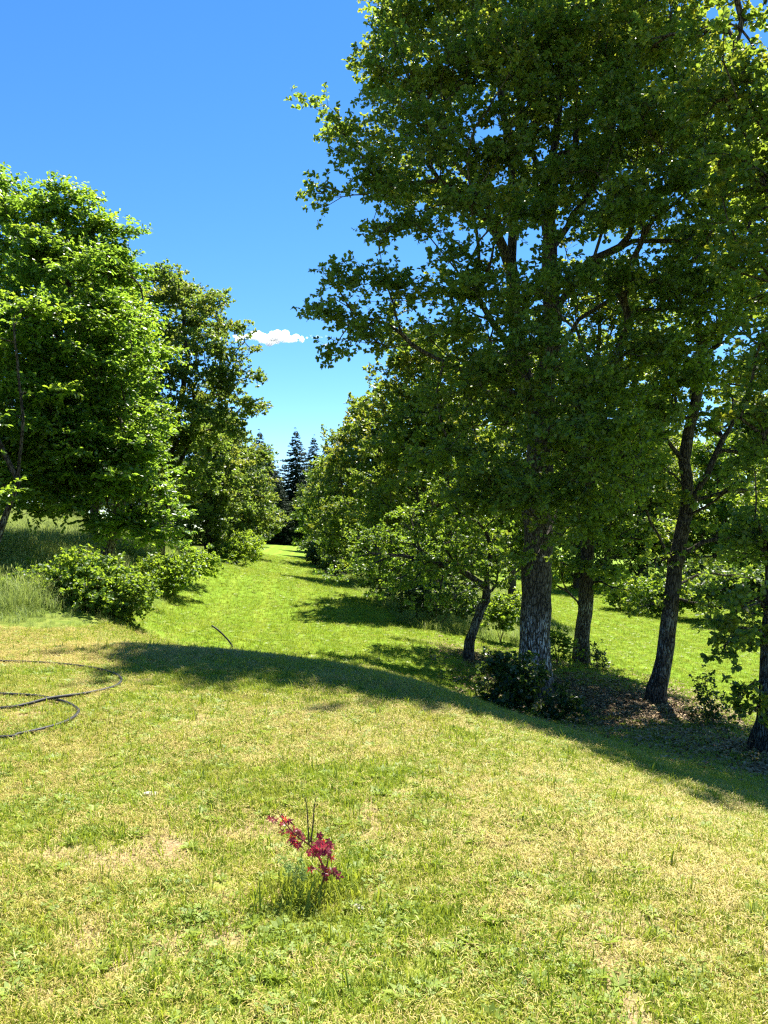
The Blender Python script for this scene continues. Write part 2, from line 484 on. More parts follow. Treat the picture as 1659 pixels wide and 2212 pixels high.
EL_Y = [-60, 11.0, 12.0, 13.5, 17, 23, 30, 45, 60, 94, 200]
EL_X = [-200, -60, -5.2, -4.9, -5.2, -6.4, -7.9, -8.5, -9.8, -13.6, -26]
ER_Y = [-60, 18, 22, 30, 45, 94, 200]
ER_X = [60, 60, .9, -.8, -2.9, -7.8, -19]
EM_Y = [-60, 18, 20, 30, 50, 80, 200]
EM_X = [60, 60, 6.3, 6.8, 7.6, 8, 8]
def zones(x, y):
    wob = .5 * (vnoise(x, y, 1.3, 9) - .5)
    el = np.interp(y, EL_Y, EL_X) + wob; er = np.interp(y, ER_Y, ER_X) + wob; em = np.interp(y, EM_Y, EM_X) + wob
    rough = np.maximum(sstep(el - x, -.15, .25), np.minimum(sstep(x - er, -.2, .4), sstep(em - x, -.2, .4)))
    near = 1 - sstep(y + .25 * x, 11, 16)
    dry = .02 + .44 * near * (1 - .45 * sstep(x, 1.5, 5))
    dry = dry + .85 * np.exp(-(((x + 3.1) / 1.9) ** 2 + ((y - 10.3) / .8) ** 2))
    dry = dry + .35 * np.exp(-(((x - 1.9) / 1.5) ** 2 + ((y - 18.5) / 1.2) ** 2))
    d = ((x - 4.6) / 2.4) ** 2 + ((y - 15.3) / 3.3) ** 2
    litter = np.clip(1.05 * np.exp(-d * .9) + .9 * np.exp(-(((x - 5.2) / 1.0) ** 2 + ((y - 10.4) / 1.6) ** 2)) + .6 * np.exp(-(((x - 2.4) / .9) ** 2 + ((y - 17.6) / .9) ** 2)), 0, 1)
    return rough, np.clip(dry, 0, 1), np.clip(litter, 0, 1)

ax = np.concatenate([-np.geomspace(1500, 19, 40), np.linspace(-18, 18, 200), np.geomspace(19, 1500, 40)])
ay = np.concatenate([-np.geomspace(1500, 7, 25), np.linspace(-6, 42, 250), np.geomspace(42.6, 180, 60), np.geomspace(190, 1800, 14)])
gx, gy = np.meshgrid(ax, ay)
gz = height(gx.ravel(), gy.ravel())
nx, ny = len(ax), len(ay)
ii = (np.arange(ny - 1)[:, None] * nx + np.arange(nx - 1)[None]).ravel()
gr, gd, gl = zones(gx.ravel(), gy.ravel())

gb = sstep(fnoise(gx.ravel(), gy.ravel(), .5, 21), .62, .72) * (gy.ravel() < 10)
t = NT('turf')
p = t.pos()
dry = t.attr('dry'); lit = t.attr('litter'); rgh = t.attr('rough')
n_big, n_mid, n_fin = t.noise(.9, 4), t.noise(6, 4, .65), t.noise(55, 3, .7)
green = t.ramp(t.math('ADD', t.math('MULTIPLY', n_mid, .6), t.math('MULTIPLY', n_fin, .4)), [(.3, (.085, .155, .009)), (.5, (.135, .220, .012)), (.7, (.19, .275, .02))])
straw = t.ramp(n_fin, [(.3, (.16, .115, .045)), (.5, (.30, .245, .085)), (.7, (.42, .36, .16))])
straw = t.mix(t.smooth(t.noise(1.9, 4, .6), .57, .68), straw, (.20, .125, .065))
df = t.math('ADD', t.math('MULTIPLY', dry, 1.0), t.math('MULTIPLY', t.math('ADD', t.math('MULTIPLY', t.math('SUBTRACT', n_big, .5), 1.0), t.math('MULTIPLY', t.math('SUBTRACT', n_mid, .5), .9)), t.math('ADD', .3, t.math('MINIMUM', dry, .7))))
col = t.mix(t.smooth(df, .15, .75), green, straw)
# mower passes along the ride: faint paler and darker bands
sx = t.n('ShaderNodeSeparateXYZ'); t.l(p, sx.inputs[0])
bandx = t.math('ADD', t.math('MULTIPLY', sx.outputs[1], .098), sx.outputs[0])
wv = t.math('SINE', t.math('ADD', t.math('MULTIPLY', bandx, 5.2), t.math('MULTIPLY', t.noise(.35, 2), 5)))
far = t.smooth(sx.outputs[1], 12, 16)
col = t.mix(t.math('MULTIPLY', t.math('MULTIPLY', t.smooth(wv, .35, 1.0), far), .40), col, (.22, .30, .03))
col = t.mix(t.attr('bare'), col, t.ramp(n_fin, [(.3, (.13, .085, .045)), (.5, (.26, .185, .09)), (.7, (.42, .34, .17))]))
soil = t.ramp(t.noise(18, 5, .75), [(.3, (.035, .027, .016)), (.48, (.085, .066, .036)), (.6, (.15, .118, .065)), (.75, (.27, .22, .13))])
lf = t.smooth(t.math('ADD', lit, t.math('MULTIPLY', t.math('SUBTRACT', n_mid, .5), 1.1)), .30, .62)
col = t.mix(lf, col, soil)
col = t.mix(t.math('MULTIPLY', rgh, .75), col, t.ramp(n_mid, [(.3, (.07, .115, .012)), (.7, (.14, .19, .022))]))
hb = t.math('ADD', t.math('MULTIPLY', n_fin, .6), n_mid)
turf = t.done(t.principled(col, .9, .1, hb, .03, .8))
g = link('ground', mesh_np('ground', np.stack([gx.ravel(), gy.ravel(), gz], 1), [np.stack([ii, ii + 1, ii + nx + 1, ii + nx], 1)], turf,
                           pattr={'bare': gb, 'rough': gr, 'dry': gd, 'litter': gl}, smooth=True))
tag(g, kind='structure')

# ------------------------------------------------------------------ grass (stuff): tufts instanced on points of one object each
def blade_mat(name, stops, trans, dry_col, patch=True, tf=.35, lush=((0, (.125, .215, .009)), (1, (.25, .345, .016)))):
    t = NT(name)
    c = t.ramp(t.attr('tone'), stops)
    if patch:
        nb = t.noise(1.1, 3)
        c = t.mix(t.math('MULTIPLY', t.smooth(nb, .45, .68), .55), c, dry_col)
    sp = t.n('ShaderNodeSeparateXYZ'); t.l(t.pos(), sp.inputs[0])
    if patch: c = t.mix(t.math('MULTIPLY', t.smooth(sp.outputs[1], 11.5, 15), .75), c, t.ramp(t.attr('tone'), lush))
    if patch:      # mower passes along the ride
        bx = t.math('ADD', t.math('MULTIPLY', sp.outputs[1], .098), sp.outputs[0])
        wv_ = t.math('SINE', t.math('ADD', t.math('MULTIPLY', bx, 5.2), t.math('MULTIPLY', t.noise(.35, 2), 5)))
        c = t.mix(t.math('MULTIPLY', t.math('MULTIPLY', t.smooth(wv_, .2, 1.0), t.smooth(sp.outputs[1], 12, 16)), .5), c, (.32, .35, .045))
    pr = t.principled(c, .55, .25)
    tl = t.n('ShaderNodeBsdfTranslucent'); t.l(t.mix(.5, c, trans), tl.inputs['Color'])
    mx = t.n('ShaderNodeMixShader'); mx.inputs[0].default_value = tf
    t.l(pr, mx.inputs[1]); t.l(tl.outputs[0], mx.inputs[2])
    return t.done(mx.outputs[0])
M['blade'] = blade_mat('grass_blade', [(0, (.110, .185, .010)), (.5, (.21, .295, .016)), (1, (.34, .39, .035))], (.48, .55, .04), (.37, .32, .06))
M['straw'] = blade_mat('dry_grass', [(0, (.25, .17, .05)), (.5, (.43, .35, .085)), (1, (.60, .52, .17))], (.55, .46, .16), (.4, .35, .15), False, .25)
M['clover'] = blade_mat('clover_leaf', [(0, (.11, .18, .02)), (1, (.24, .31, .05))], (.42, .54, .06), (.2, .25, .06), False, .35)
M['tall'] = blade_mat('tall_grass_blade', [(0, (.055, .105, .025)), (.6, (.12, .20, .055)), (1, (.30, .34, .16))], (.42, .52, .09), (.16, .22, .06), True, .4, ((0, (.10, .165, .018)), (.6, (.21, .29, .035)), (1, (.40, .42, .15))))

def blades(name, n, hgt, wid, spread, lean, rng, mat, hvar=.5, flat=False, heads=0):
    V, F, T = [], [], []
    for i in range(n):
        a = rng.random() * 6.283; rr = spread * math.sqrt(rng.random()); b = np.array((math.cos(a) * rr, math.sin(a) * rr, 0))
        h = hgt * (1 - hvar + 2 * hvar * rng.random()); da = rng.random() * 6.283
        d = np.array((math.cos(da), math.sin(da), 0)); sd = np.array((-d[1], d[0], 0)) * wid * (.7 + .6 * rng.random())
        le = lean * (.3 + 1.2 * rng.random())
        o = len(V)
        if flat:
            z0 = .004 + .022 * rng.random(); cv = (rng.random() - .5) * .9; sn = np.array((-d[1], d[0], 0)); tz = (rng.random() - .35) * .5
            q = [b + (0, 0, z0), b + d * h * .5 + sn * h * cv * .3 + (0, 0, z0 + .3 * h * tz + .006), b + d * h + sn * h * cv + (0, 0, z0 + h * tz * .5)]
        else:
            q = [b, b + d * h * le * .3 + (0, 0, h * .58), b + d * h * le + (0, 0, h * (1 - .25 * le))]
        V += [q[0] - sd, q[0] + sd, q[1] + sd * .8, q[1] - sd * .8, q[2]]
        F.append([(o, o + 1, o + 2, o + 3)]); F.append((o + 3, o + 2, o + 4)); tn = rng.random(); T += [tn, min(1, tn * 1.1)]
        if i < heads:
            o = len(V); tp = q[2]; u = np.array((0, 0, 1.)) * h * .14 + d * h * .04; s3 = sd * 1.5
            V += [tp, tp + u * .5 + s3, tp + u, tp + u * .5 - s3]; F.append([(o, o + 1, o + 2, o + 3)]); T.append(1.0)
    quads = np.array([f[0] for f in F if isinstance(f, list)]); tris = np.array([f for f in F if not isinstance(f, list)])
    tq = [tt for f, tt in zip(F, T) if isinstance(f, list)]; tt_ = [tt for f, tt in zip(F, T) if not isinstance(f, list)]
    return bpy.data.objects.new(name, mesh_np(name, np.array(V), [quads, tris], mat, fattr={'tone': tq + tt_}))

def clover(name, n, rng, mat):
    V, F, T = [], [], []
    for i in range(n):
        c = np.array((rng.normal() * .03, rng.normal() * .03, .012 + .022 * rng.random())); r = .0045 + .004 * rng.random(); a0 = rng.random() * 6.28; tn = rng.random()
        tl = rng.normal(size=2) * .25
        for k in range(3):
            a = a0 + k * 2.094; o = len(V)
            for (q, s) in ((0, 0), (.8, .55), (1.25, .3), (1.25, -.3), (.8, -.55)):
                xx = math.cos(a) * q * r - math.sin(a) * s * r * 1.3; yy = math.sin(a) * q * r + math.cos(a) * s * r * 1.3
                V.append(c + np.array((xx, yy, xx * tl[0] + yy * tl[1])))
            F.append((o, o + 1, o + 2, o + 3, o + 4)); T.append(tn)
    return bpy.data.objects.new(name, mesh_np(name, np.array(V), [np.array(F)], mat, fattr={'tone': T}))

def broad(name, rng, mat):                       # flat rosette of a lawn weed
    V, F, T = [], [], []
    for i in range(8):
        a = i * .8 + rng.random() * .4; L = .035 + .03 * rng.random(); wd = .009; d = np.array((math.cos(a), math.sin(a), 0)); s = np.array((-d[1], d[0], 0)) * wd; o = len(V)
        V += [(0, 0, .004), d * L * .5 + s + (0, 0, .02), d * L + (0, 0, .022), d * L * .5 - s + (0, 0, .02)]; F.append((o, o + 1, o + 2, o + 3)); T.append(.5 + .5 * rng.random())
    return bpy.data.objects.new(name, mesh_np(name, np.array(V), [np.array(F)], mat, fattr={'tone': T}))

def scatter(name, protos, x, y, idx, scl, rng, label, cat, tilt=.15, dz=-.004):
    pc = bpy.data.collections.new(name + '_tufts')
    for k, o in enumerate(protos):
        o.name = 'tuft_%02d' % k if False else o.name
        pc.objects.link(o)
    z = height(x, y) + dz
    me = bpy.data.meshes.new(name)
    me.vertices.add(len(x)); me.vertices.foreach_set('co', np.stack([x, y, z], 1).astype(np.float32).ravel())
    n = len(x)
    a = me.attributes.new('turn', 'FLOAT_VECTOR', 'POINT'); a.data.foreach_set('vector', np.stack([rng.normal(size=n) * tilt, rng.normal(size=n) * tilt, rng.random(n) * 6.283], 1).astype(np.float32).ravel())
    a = me.attributes.new('size', 'FLOAT', 'POINT'); a.data.foreach_set('value', np.asarray(scl, np.float32))
    a = me.attributes.new('pick', 'INT', 'POINT'); a.data.foreach_set('value', np.asarray(idx, np.int32))
    ob = link(name, me)
    ng = bpy.data.node_groups.new(name, 'GeometryNodeTree')
    ng.interface.new_socket('Geometry', in_out='INPUT', socket_type='NodeSocketGeometry')
    ng.interface.new_socket('Geometry', in_out='OUTPUT', socket_type='NodeSocketGeometry')
    N = ng.nodes.new
    gi, go = N('NodeGroupInput'), N('NodeGroupOutput')
    ip = N('GeometryNodeInstanceOnPoints'); ci = N('GeometryNodeCollectionInfo')
    ci.inputs['Collection'].default_value = pc; ci.inputs['Separate Children'].default_value = True; ci.inputs['Reset Children'].default_value = True
    ip.inputs['Pick Instance'].default_value = True
    def na(nm, ty):
        q = N('GeometryNodeInputNamedAttribute'); q.data_type = ty; q.inputs['Name'].default_value = nm
        return [s for s in q.outputs if s.enabled and s.name == 'Attribute'][0]
    er = N('FunctionNodeEulerToRotation')
    L_ = ng.links.new
    L_(gi.outputs[0], ip.inputs['Points']); L_(ci.outputs[0], ip.inputs['Instance'])
    L_(na('turn', 'FLOAT_VECTOR'), er.inputs[0]); L_(er.outputs[0], ip.inputs['Rotation'])
    L_(na('pick', 'INT'), ip.inputs['Instance Index']); L_(na('size', 'FLOAT'), ip.inputs['Scale'])
    L_(ip.outputs[0], go.inputs[0])
    md = ob.modifiers.new('tufts', 'NODES'); md.node_group = ng
    tag(ob, label, cat, kind='stuff')
    return ob

def rand_pts(n, x0, x1, y0, y1, rng): return x0 + (x1 - x0) * rng.random(n), y0 + (y1 - y0) * rng.random(n)
def in_view(x, y, pad=1.5): return np.abs(x) < .53 * np.maximum(y, 0) + pad

rb = np.random.default_rng(21)
protos = ([blades('blade_a%d' % k, 24, .023, .0015, .065, .7, rb, M['blade']) for k in range(3)]        # 0-2 short green
          + [blades('blade_b%d' % k, 9, .042, .0021, .035, .6, rb, M['blade']) for k in range(2)]      # 3-4 longer green
          + [blades('blade_c%d' % k, 20, .028, .0011, .07, .5, rb, M['straw'], flat=True) for k in range(3)]   # 5-7 dry clippings
          + [clover('blade_d0', 12, rb, M['clover']), clover('blade_d1', 9, rb, M['clover'])]          # 8-9
          + [broad('blade_e0', rb, M['clover'])]                                                       # 10
          + [blades('blade_f0', 6, .075, .0026, .02, .5, rb, M['blade'])]                               # 11 uncut strands
          + [blades('blade_g0', 18, .020, .0015, .06, .6, rb, M['straw'])])                             # 12 dry stubble
rl = np.random.default_rng(8)
def pick_types(x, y, r, rng):
    ro, dr, li = zones(x, y)
    d = np.clip(dr + (1.35 * (fnoise(x, y, .9, 1) - .5) + .5 * (vnoise(x, y, .16, 4) - .5)) * np.clip(dr * 2.2, .15, 1), .03, .93)
    u = rng.random(len(x)); cl = vnoise(x, y, .45, 6) > .55
    idx = np.where(u < d * .62, rng.integers(5, 8, len(x)), np.where(u < d * .80, 12, np.where(u < d * .80 + (1 - d * .8) * .68, rng.integers(0, 3, len(x)), np.where(u < .955, rng.integers(3, 5, len(x)), np.where(u < .985, 10, 11)))))
    c = cl & (rng.random(len(x)) < .09) & (y < 9); idx[c] = rng.integers(8, 10, c.sum())
    keep = (rng.random(len(x)) > np.clip(li * 1.0 + 1.5 * (fnoise(x, y, .7, 12) - .5), 0, .93) * (li > .12)) & (ro < .8)
    bare = sstep(fnoise(x, y, .5, 21), .62, .72) * (y < 10)
    keep &= rng.random(len(x)) > bare * .62
    return idx, keep
# mown turf close by, thinner further off
X, Y = rand_pts(560000, -11.5, 11.5, 1.4, 14.5, rl)
dens = np.interp(Y, [1.6, 4, 8, 14.5], [1.0, .95, .55, .32])
k = in_view(X, Y, 2.2) & (rl.random(len(X)) < dens); X, Y = X[k], Y[k]
idx, kp = pick_types(X, Y, 1, rl)
sc = (.75 + .6 * rl.random(len(X))) * np.interp(Y, [2, 14], [.95, 1.35])
X1, Y1, i1, s1 = X[kp], Y[kp], idx[kp], sc[kp]
# ride, hollow and lower meadow
X, Y = rand_pts(420000, -14, 24, 14, 56, rl)
k = in_view(X, Y, 2.5) & (rl.random(len(X)) < np.interp(Y, [14, 22, 56], [.75, .42, .12])); X, Y = X[k], Y[k]
idx, kp = pick_types(X, Y, 1, rl)
X2, Y2, i2 = X[kp], Y[kp], idx[kp]; s2 = (.9 + .7 * rl.random(len(X2))) * np.interp(Y2, [14, 56], [1.25, 1.9])
# long grass left standing round the red seedling
SEED = ground_at(682, 1943)
X, Y = SEED[0] + rl.normal(size=130) * .11 - .02, SEED[1] + rl.normal(size=130) * .10 + .02
i3 = np.where(rl.random(130) < .75, rl.integers(3, 5, 130), 11); s3 = 1.0 + .9 * rl.random(130)
scatter('lawn_grass', protos, np.concatenate([X1, X2, X]), np.concatenate([Y1, Y2, Y]), np.concatenate([i1, i2, i3]), np.concatenate([s1, s2, s3]), rl,
        'short mown yellow-green turf with dry straw patches covering the slope', 'grass')

tallp = ([blades('stalk_a%d' % k, 26, .50, .0042, .16, .75, rb, M['tall'], .45, heads=6) for k in range(3)] + [blades('stalk_b%d' % k, 26, .26, .0048, .16, .8, rb, M['tall'], .4) for k in range(2)])
X, Y = rand_pts(90000, -34, 9, 11.5, 62, rl)
ro, _, li = zones(X, Y)
k = (ro > .3) & in_view(X, Y, 2.5) & (rl.random(len(X)) < np.interp(Y, [11.5, 20, 62], [1, .55, .2])) & (rl.random(len(X)) > li * .9)
X, Y = X[k], Y[k]
belt = X > np.interp(Y, EL_Y, EL_X) + 1.5
ht = vnoise(X, Y, 1.6, 2)
idx = np.where(belt | (ht < .35), rl.integers(3, 5, len(X)), rl.integers(0, 3, len(X)))
edge = np.clip((np.interp(Y, EL_Y, EL_X) - X) / 1.2, .35, 1)
sc = np.where(belt, .5 + .5 * rl.random(len(X)), (.5 + .5 * rl.random(len(X))) * edge) * np.interp(Y, [12, 60], [1, 1.6])
scatter('tall_grass', tallp, X, Y, idx, sc, rl, 'tall uncut meadow grass with pale seed heads on the bank beside the mown lawn', 'grass', .12)

# fallen leaves and twigs in the hollow
t = NT('fallen_leaf')
M['fallen'] = t.done(t.principled(t.ramp(t.attr('tone'), [(0, (.06, .038, .018)), (.5, (.19, .12, .055)), (1, (.42, .31, .17))]), .7, .2))
def litter_tuft(name, rng):
    n = 9; p_ = np.stack([rng.normal(size=n) * .09, rng.normal(size=n) * .09, .008 + .015 * rng.random(n)], 1)
    ax_ = unit(rng.normal(size=(n, 3)) * np.array((1, 1, .25))); nr = unit(rng.normal(size=(n, 3)) * .35 + np.array((0, 0, 1.)))
    L_ = .035 + .03 * rng.random(n)
    return bpy.data.objects.new(name, leaves_mesh(name, p_, ax_, nr, L_, L_ * .5, rng.random(n), np.zeros(n), M['fallen']))
X, Y = rand_pts(16000, 1, 8, 8, 21, rl)
_, _, li = zones(X, Y)
k = rl.random(len(X)) < np.clip(li * .9 + .05, 0, .8) * (X > .2 * (21 - Y) - .2); X, Y = X[k], Y[k]
scatter('leaf_litter', [litter_tuft('litter_' + k, rb) for k in 'abc'], X, Y, rl.integers(0, 3, len(X)), .7 + .6 * rl.random(len(X)), rl, 'brown fallen leaves strewn over the shady hollow under the oaks', 'leaf litter')
# ------------------------------------------------------------------ trees in their places
def B(x, y): return np.array((x, y, h1(x, y)))
rt = np.random.default_rng(77)

# the great oak on the slope
b = B(3.24, 16.5)
oak_bl = [(720,630,14.6,.62,.5),(800,660,15,.75,.6),(900,640,15.4,.85,.65),(990,650,15.8,.9),(740,720,15,.5),(830,740,15.4,.7),(930,720,15.8,.75),(690,655,14.6,.3),
 (755,430,15.2,.62),(770,320,15.4,.6),(735,250,15.6,.5),(840,430,15.6,.9),(870,330,15.4,.95),(940,430,16,.9),(800,480,15.2,.5),(950,470,15.2,.7),
 (780,170,16,.55),(870,220,15.8,.95),(850,100,16,.75),(840,20,16.5,.7),(930,130,15.6,1.05),(960,10,16,1.0),(960,280,15,1.0),(1040,360,14.6,1.0),
 (1050,130,14.8,1.2),(1050,0,15.5,1.2),(1160,60,14.6,1.2),(1180,-120,16,1.4),(1020,-140,16.5,1.3),(1330,-140,16,1.5),(1280,160,14.4,1.25),(1400,60,15,1.3),
 (1350,290,14.3,1.2),(1420,190,15,1.2),(1470,330,15.4,1.1),(1330,420,14.2,1.0),(1440,450,15,1.0),(1500,200,16.4,1.1),(1080,480,14.2,.8),
 (1060,610,14.8,.7),(1010,560,14.8,.4),(1480,560,15.4,.85),(1400,640,14.6,.9),(1320,650,14,.8),(1540,480,16,.9),
 (1130,700,13.5,.95),(1020,760,14.2,.9),(1230,760,13.2,.95),(1330,770,13.8,1.0),(1100,830,13.4,1.0),(960,830,15,.85),(1200,880,13.1,.95),(1310,900,13.6,.95),(1420,800,14.8,1.0),
 (1060,950,13.8,.95),(1170,1010,13.1,.8),(1270,1010,13.4,.85),(1110,1090,13.6,.75),(1210,1110,13.2,.55),(980,960,14.8,.8),(1370,1000,14.6,.75),(1010,1060,14.4,.7),
 (1150,1160,15.0,.4),(1120,400,18,1.0),(1230,330,18,1.1),(1150,250,14.4,.7),(1060,480,14.4,.6),(1265,400,14,.75),(1150,470,14.2,.4),(1240,560,14.2,.5),(1235,655,13.8,.55),(1120,640,14.4,.4),(1190,140,14.6,.7),(1095,300,14.8,.55),(1215,430,14.6,.42),(1400,360,14.4,.9),(1540,420,15,.9),(1560,300,15.6,.9),(1470,660,15,.8),(1290,60,14.4,1.0),(1450,-40,15,1.2)]
back = []
for (x, y, d, r, *q) in oak_bl:
    if y < 900 and x > 760 and r > .72 and rt.random() < .85 and not (x < 1000 and y > 330) and not (1000 < x < 1080 and 520 < y < 640): back.append((x + rt.normal() * 35, y + 25, 33.4 - d + rt.random() * 1.2, r * 1.0))
polys = [line_px([(1152,1490,16.5),(1155,1380,16.5),(1160,1250,16.5),(1163,1100,16.4),(1168,950,16.4),(1182,800,16.4),(1192,680,16.4),(1188,540,16.4),(1184,420,16.4),(1200,300,16.5),(1215,120,16.6),(1210,-80,16.8)], b),
 line_px([(1168,950,16.4),(1140,840,16.6),(1112,700,16.8),(1106,560,16.9),(1112,420,17),(1090,260,17.2),(1060,60,17.2)], b),
 line_px([(1163,1050,16.4),(1215,1030,16.2),(1270,960,15.9),(1300,860,15.6),(1345,740,15.4)], b),
 line_px([(1182,800,16.4),(1250,690,16.2),(1330,640,15.9),(1420,600,15.6),(1500,560,15.4)], b),
 line_px([(1192,680,16.4),(1280,560,16.2),(1370,520,16),(1480,520,15.8)], b),
 line_px([(1188,540,16.4),(1260,440,16.4),(1320,330,16.2),(1380,190,16)], b),
 line_px([(1184,420,16.4),(1140,300,16.1),(1110,180,15.6)], b),
 line_px([(1112,580,16.8),(1070,500,16.4),(1020,430,16),(950,390,15.7),(860,400,15.5),(790,420,15.3)], b),
 line_px([(1070,500,16.4),(1040,400,16),(1000,330,15.8),(940,250,15.6),(880,160,15.8)], b),
 line_px([(1130,800,16.6),(1060,690,16.1),(980,660,15.8),(880,650,15.3),(780,650,14.9)], b),
 line_px([(1150,880,16.5),(1060,820,16),(970,790,15.6),(890,745,15.3)], b)]
wood, crown = tree_meshes('oak', polys, [(x_, y_, z_, a_ * .92, b2 * .92, c2 * .92) for (x_, y_, z_, a_, b2, c2) in blob_px(oak_bl + back, b)], rt, M['oak'], M['bark_oak'], .33, dens=31, twigs=9, leaves=13, L=.095, W=.05, young=.16, flare=.35, expo=.5)
place('oak_tree', wood, crown, b, label='huge oak with thick trunk whitened by lichen near its foot', cat='tree')

# hornbeam over the bank
b = B(-7.3, 20.0)
HK = 20 / 14
hb = [(30,440,14,.55),(20,400,14.2,.3),(130,460,13.8,.4),(165,430,14,.2),(165,480,13.9,.45),(215,520,14,.4),(365,1160,13.4,.22),(340,1130,13.3,.3),(115,470,13.9,.4),(90,520,13.4,.6),(190,540,14,.5),(240,530,14.3,.35),(60,620,13.2,.8),(160,620,13.2,.7),(270,610,14.3,.5),(330,590,14.6,.28),
 (170,730,12.9,.8),(290,690,13.8,.6),(50,760,12.8,.85),(340,740,14.2,.4),(150,850,12.7,.85),(270,800,13.2,.7),(350,830,13.8,.45),(60,930,12.8,.8),(200,950,12.7,.8),(310,930,13.2,.6),(375,890,13.8,.3),
 (120,1030,12.8,.7),(250,1030,13,.65),(340,1010,13.5,.42),(50,1070,13,.6),(190,1100,13,.5),(290,1090,13.2,.5),(355,1120,13.2,.28),(110,1130,13,.32),(375,1070,13.6,.22),
 (-80,520,14,.9),(-100,700,13.5,1.1),(-110,900,13.5,1.1),(-100,1050,13.4,.8),
 (60,560,15.2,.8),(200,640,15.4,.8),(100,780,15.6,.9),(260,800,15.5,.8),(120,960,15.4,.9),(280,980,15.2,.7),(30,1020,15.4,.8)]
hb = [(x - (22 if x > 230 else 0), y - ((45 if y > 1050 else 20 if y > 950 else 0) if x < 270 else -5), d * HK, r * HK) for (x, y, d, r) in hb]
polys = [line_px([(192,1300,20),(218,1230,20),(243,1160,20),(260,1090,20),(255,1000,20),(228,900,19.9),(195,760,19.8),(150,620,19.8),(100,480,19.8)], b),
 line_px([(250,1010,20.00),(300,920,19.86),(345,890,19.72),(375,885,19.72)], b), line_px([(225,900,19.86),(290,780,20.00),(310,650,20.28)], b), line_px([(258,1060,20),(160,1050,19.28),(60,1000,18.86)], b)]
wood, crown = tree_meshes('hornbeam', polys, blob_px(hb, b), rt, M['hornbeam'], M['bark'], .15, dens=42, twigs=9, leaves=14, L=.118, W=.054, tw_len=.5, rosette=False, young=.25, droop=.12, flare=.3, up=.8)
place('hornbeam_tree', wood, crown, b, label='fresh green hornbeam with a slanting pale trunk rising out of brambles by the tall grass', cat='tree')
# its neighbour, stem leaning in at the picture's edge
b = B(-8.6, 15.8)
NK = 15.8 / 13.4
polys = [line_px([(-70,1320,15.80),(-20,1200,15.80),(10,1120,15.80),(40,1040,15.80),(50,900,15.80),(30,700,15.92)], b), line_px([(40,1040,15.80),(-60,850,15.68),(-120,700,15.68)], b)]
nb = [(-60,620,13.3,.8),(30,700,14.4,.7),(-160,760,13.3,1.0),(10,880,14.2,.8),(-120,950,13,.9),(-200,900,13.6,.9),(30,1030,14.2,.6),(-90,1100,12.9,.6),(-220,650,14,.9)]
nb = [(x, y, d * NK, r * NK) for (x, y, d, r) in nb]
wood, crown = tree_meshes('hornbeam', polys, blob_px(nb, b), rt, M['hornbeam'], M['bark'], .085, dens=40, twigs=8, leaves=13, L=.11, W=.05, tw_len=.42, rosette=False, young=.2, droop=.12, flare=.3, up=.8)
place('hornbeam_tree', wood, crown, b, label='hornbeam leaning inward from the tall grass edge, mostly cut off by the picture border', cat='tree')

# bronze-tinted oak behind it
b = B(-8.5, 29)
LK = 29 / 26
lo = [(370,590,26,.6),(345,640,26,.8),(420,640,26,.75),(470,690,25.8,.7),(380,720,25.4,1.0),(330,760,26,1.0),(500,750,25.6,.6),(450,780,25,.9),(525,820,25.6,.45),(530,740,25.8,.3),(400,840,25,1.0),(510,870,25.4,.6),(545,870,25.6,.3),
 (450,900,25,.8),(350,900,25.6,1.0),(400,970,25,.8),(480,950,25.6,.6),(340,1030,25.6,.8),(420,1060,25.2,.6),(300,820,27,1.1),(330,950,27.4,1.0),(430,720,27.4,.9),(390,640,27.4,.8),(460,840,27.4,.8)]
lo = [(x, y, d * LK, r * LK) for (x, y, d, r) in lo]
polys = [line_px([(343,1225,29.00),(350,1120,29.00),(366,1010,29.00),(385,900,29.00),(405,780,29.00),(395,660,29.00)], b), line_px([(366,1010,29.00),(430,890,28.78),(490,800,28.67)], b), line_px([(360,1050,29.00),(420,940,28.55),(500,915,28.33)], b)]
wood, crown = tree_meshes('oak', polys, blob_px(lo, b), rt, M['oak_bronze'], M['bark'], .18, dens=34, twigs=8, leaves=14, L=.115, W=.06, young=.18, tw_len=.4, flare=.3)
place('oak_tree', wood, crown, b, label='tall oak with yellowish-green young leaves just behind the hornbeam', cat='tree')

# small thorn tree with a crooked trunk
b = B(1.9, 17)
th = [(752,1232,16.4,.24),(775,1190,16.4,.28),(800,1160,16.5,.3),(790,1240,16.1,.32),(850,1210,16,.45),(840,1150,16.4,.36),(870,1260,15.9,.34),(930,1200,15.9,.55),(945,1270,16.1,.38),(900,1130,16.4,.45),(1010,1190,16,.5),(1040,1260,16.4,.32),(1075,1215,16.6,.4),
 (980,1110,16.4,.5),(1060,1130,16.6,.5),(910,1230,17.6,.55),(990,1200,17.8,.6),(1070,1180,17.8,.5),(850,1190,17.4,.45),(960,1040,16.8,.5),(1000,1285,16.2,.25),(820,1272,16.1,.22)]
polys = [line_px([(1012,1425,17),(1014,1385,17),(1028,1345,17),(1048,1300,17),(1052,1250,17),(1060,1180,17),(1030,1090,17)], b), line_px([(1050,1275,17),(1000,1235,16.7),(940,1215,16.4),(870,1200,16.2),(800,1195,16.3)], b),
 line_px([(1048,1290,17),(1090,1250,16.9),(1110,1200,16.9)], b), line_px([(1030,1342,17),(1050,1332,16.9)], b)]
wood, crown = tree_meshes('thorn', polys, blob_px(th, b), rt, M['hawthorn'], M['bark'], .105, dens=90, twigs=6, leaves=12, L=.065, W=.032, tw_len=.2, young=.15, step=.25, flare=.3, droop=.05)
place('thorn_tree', wood, crown, b, label='small thorn tree with crooked dark trunk and glossy light green crown', cat='tree')

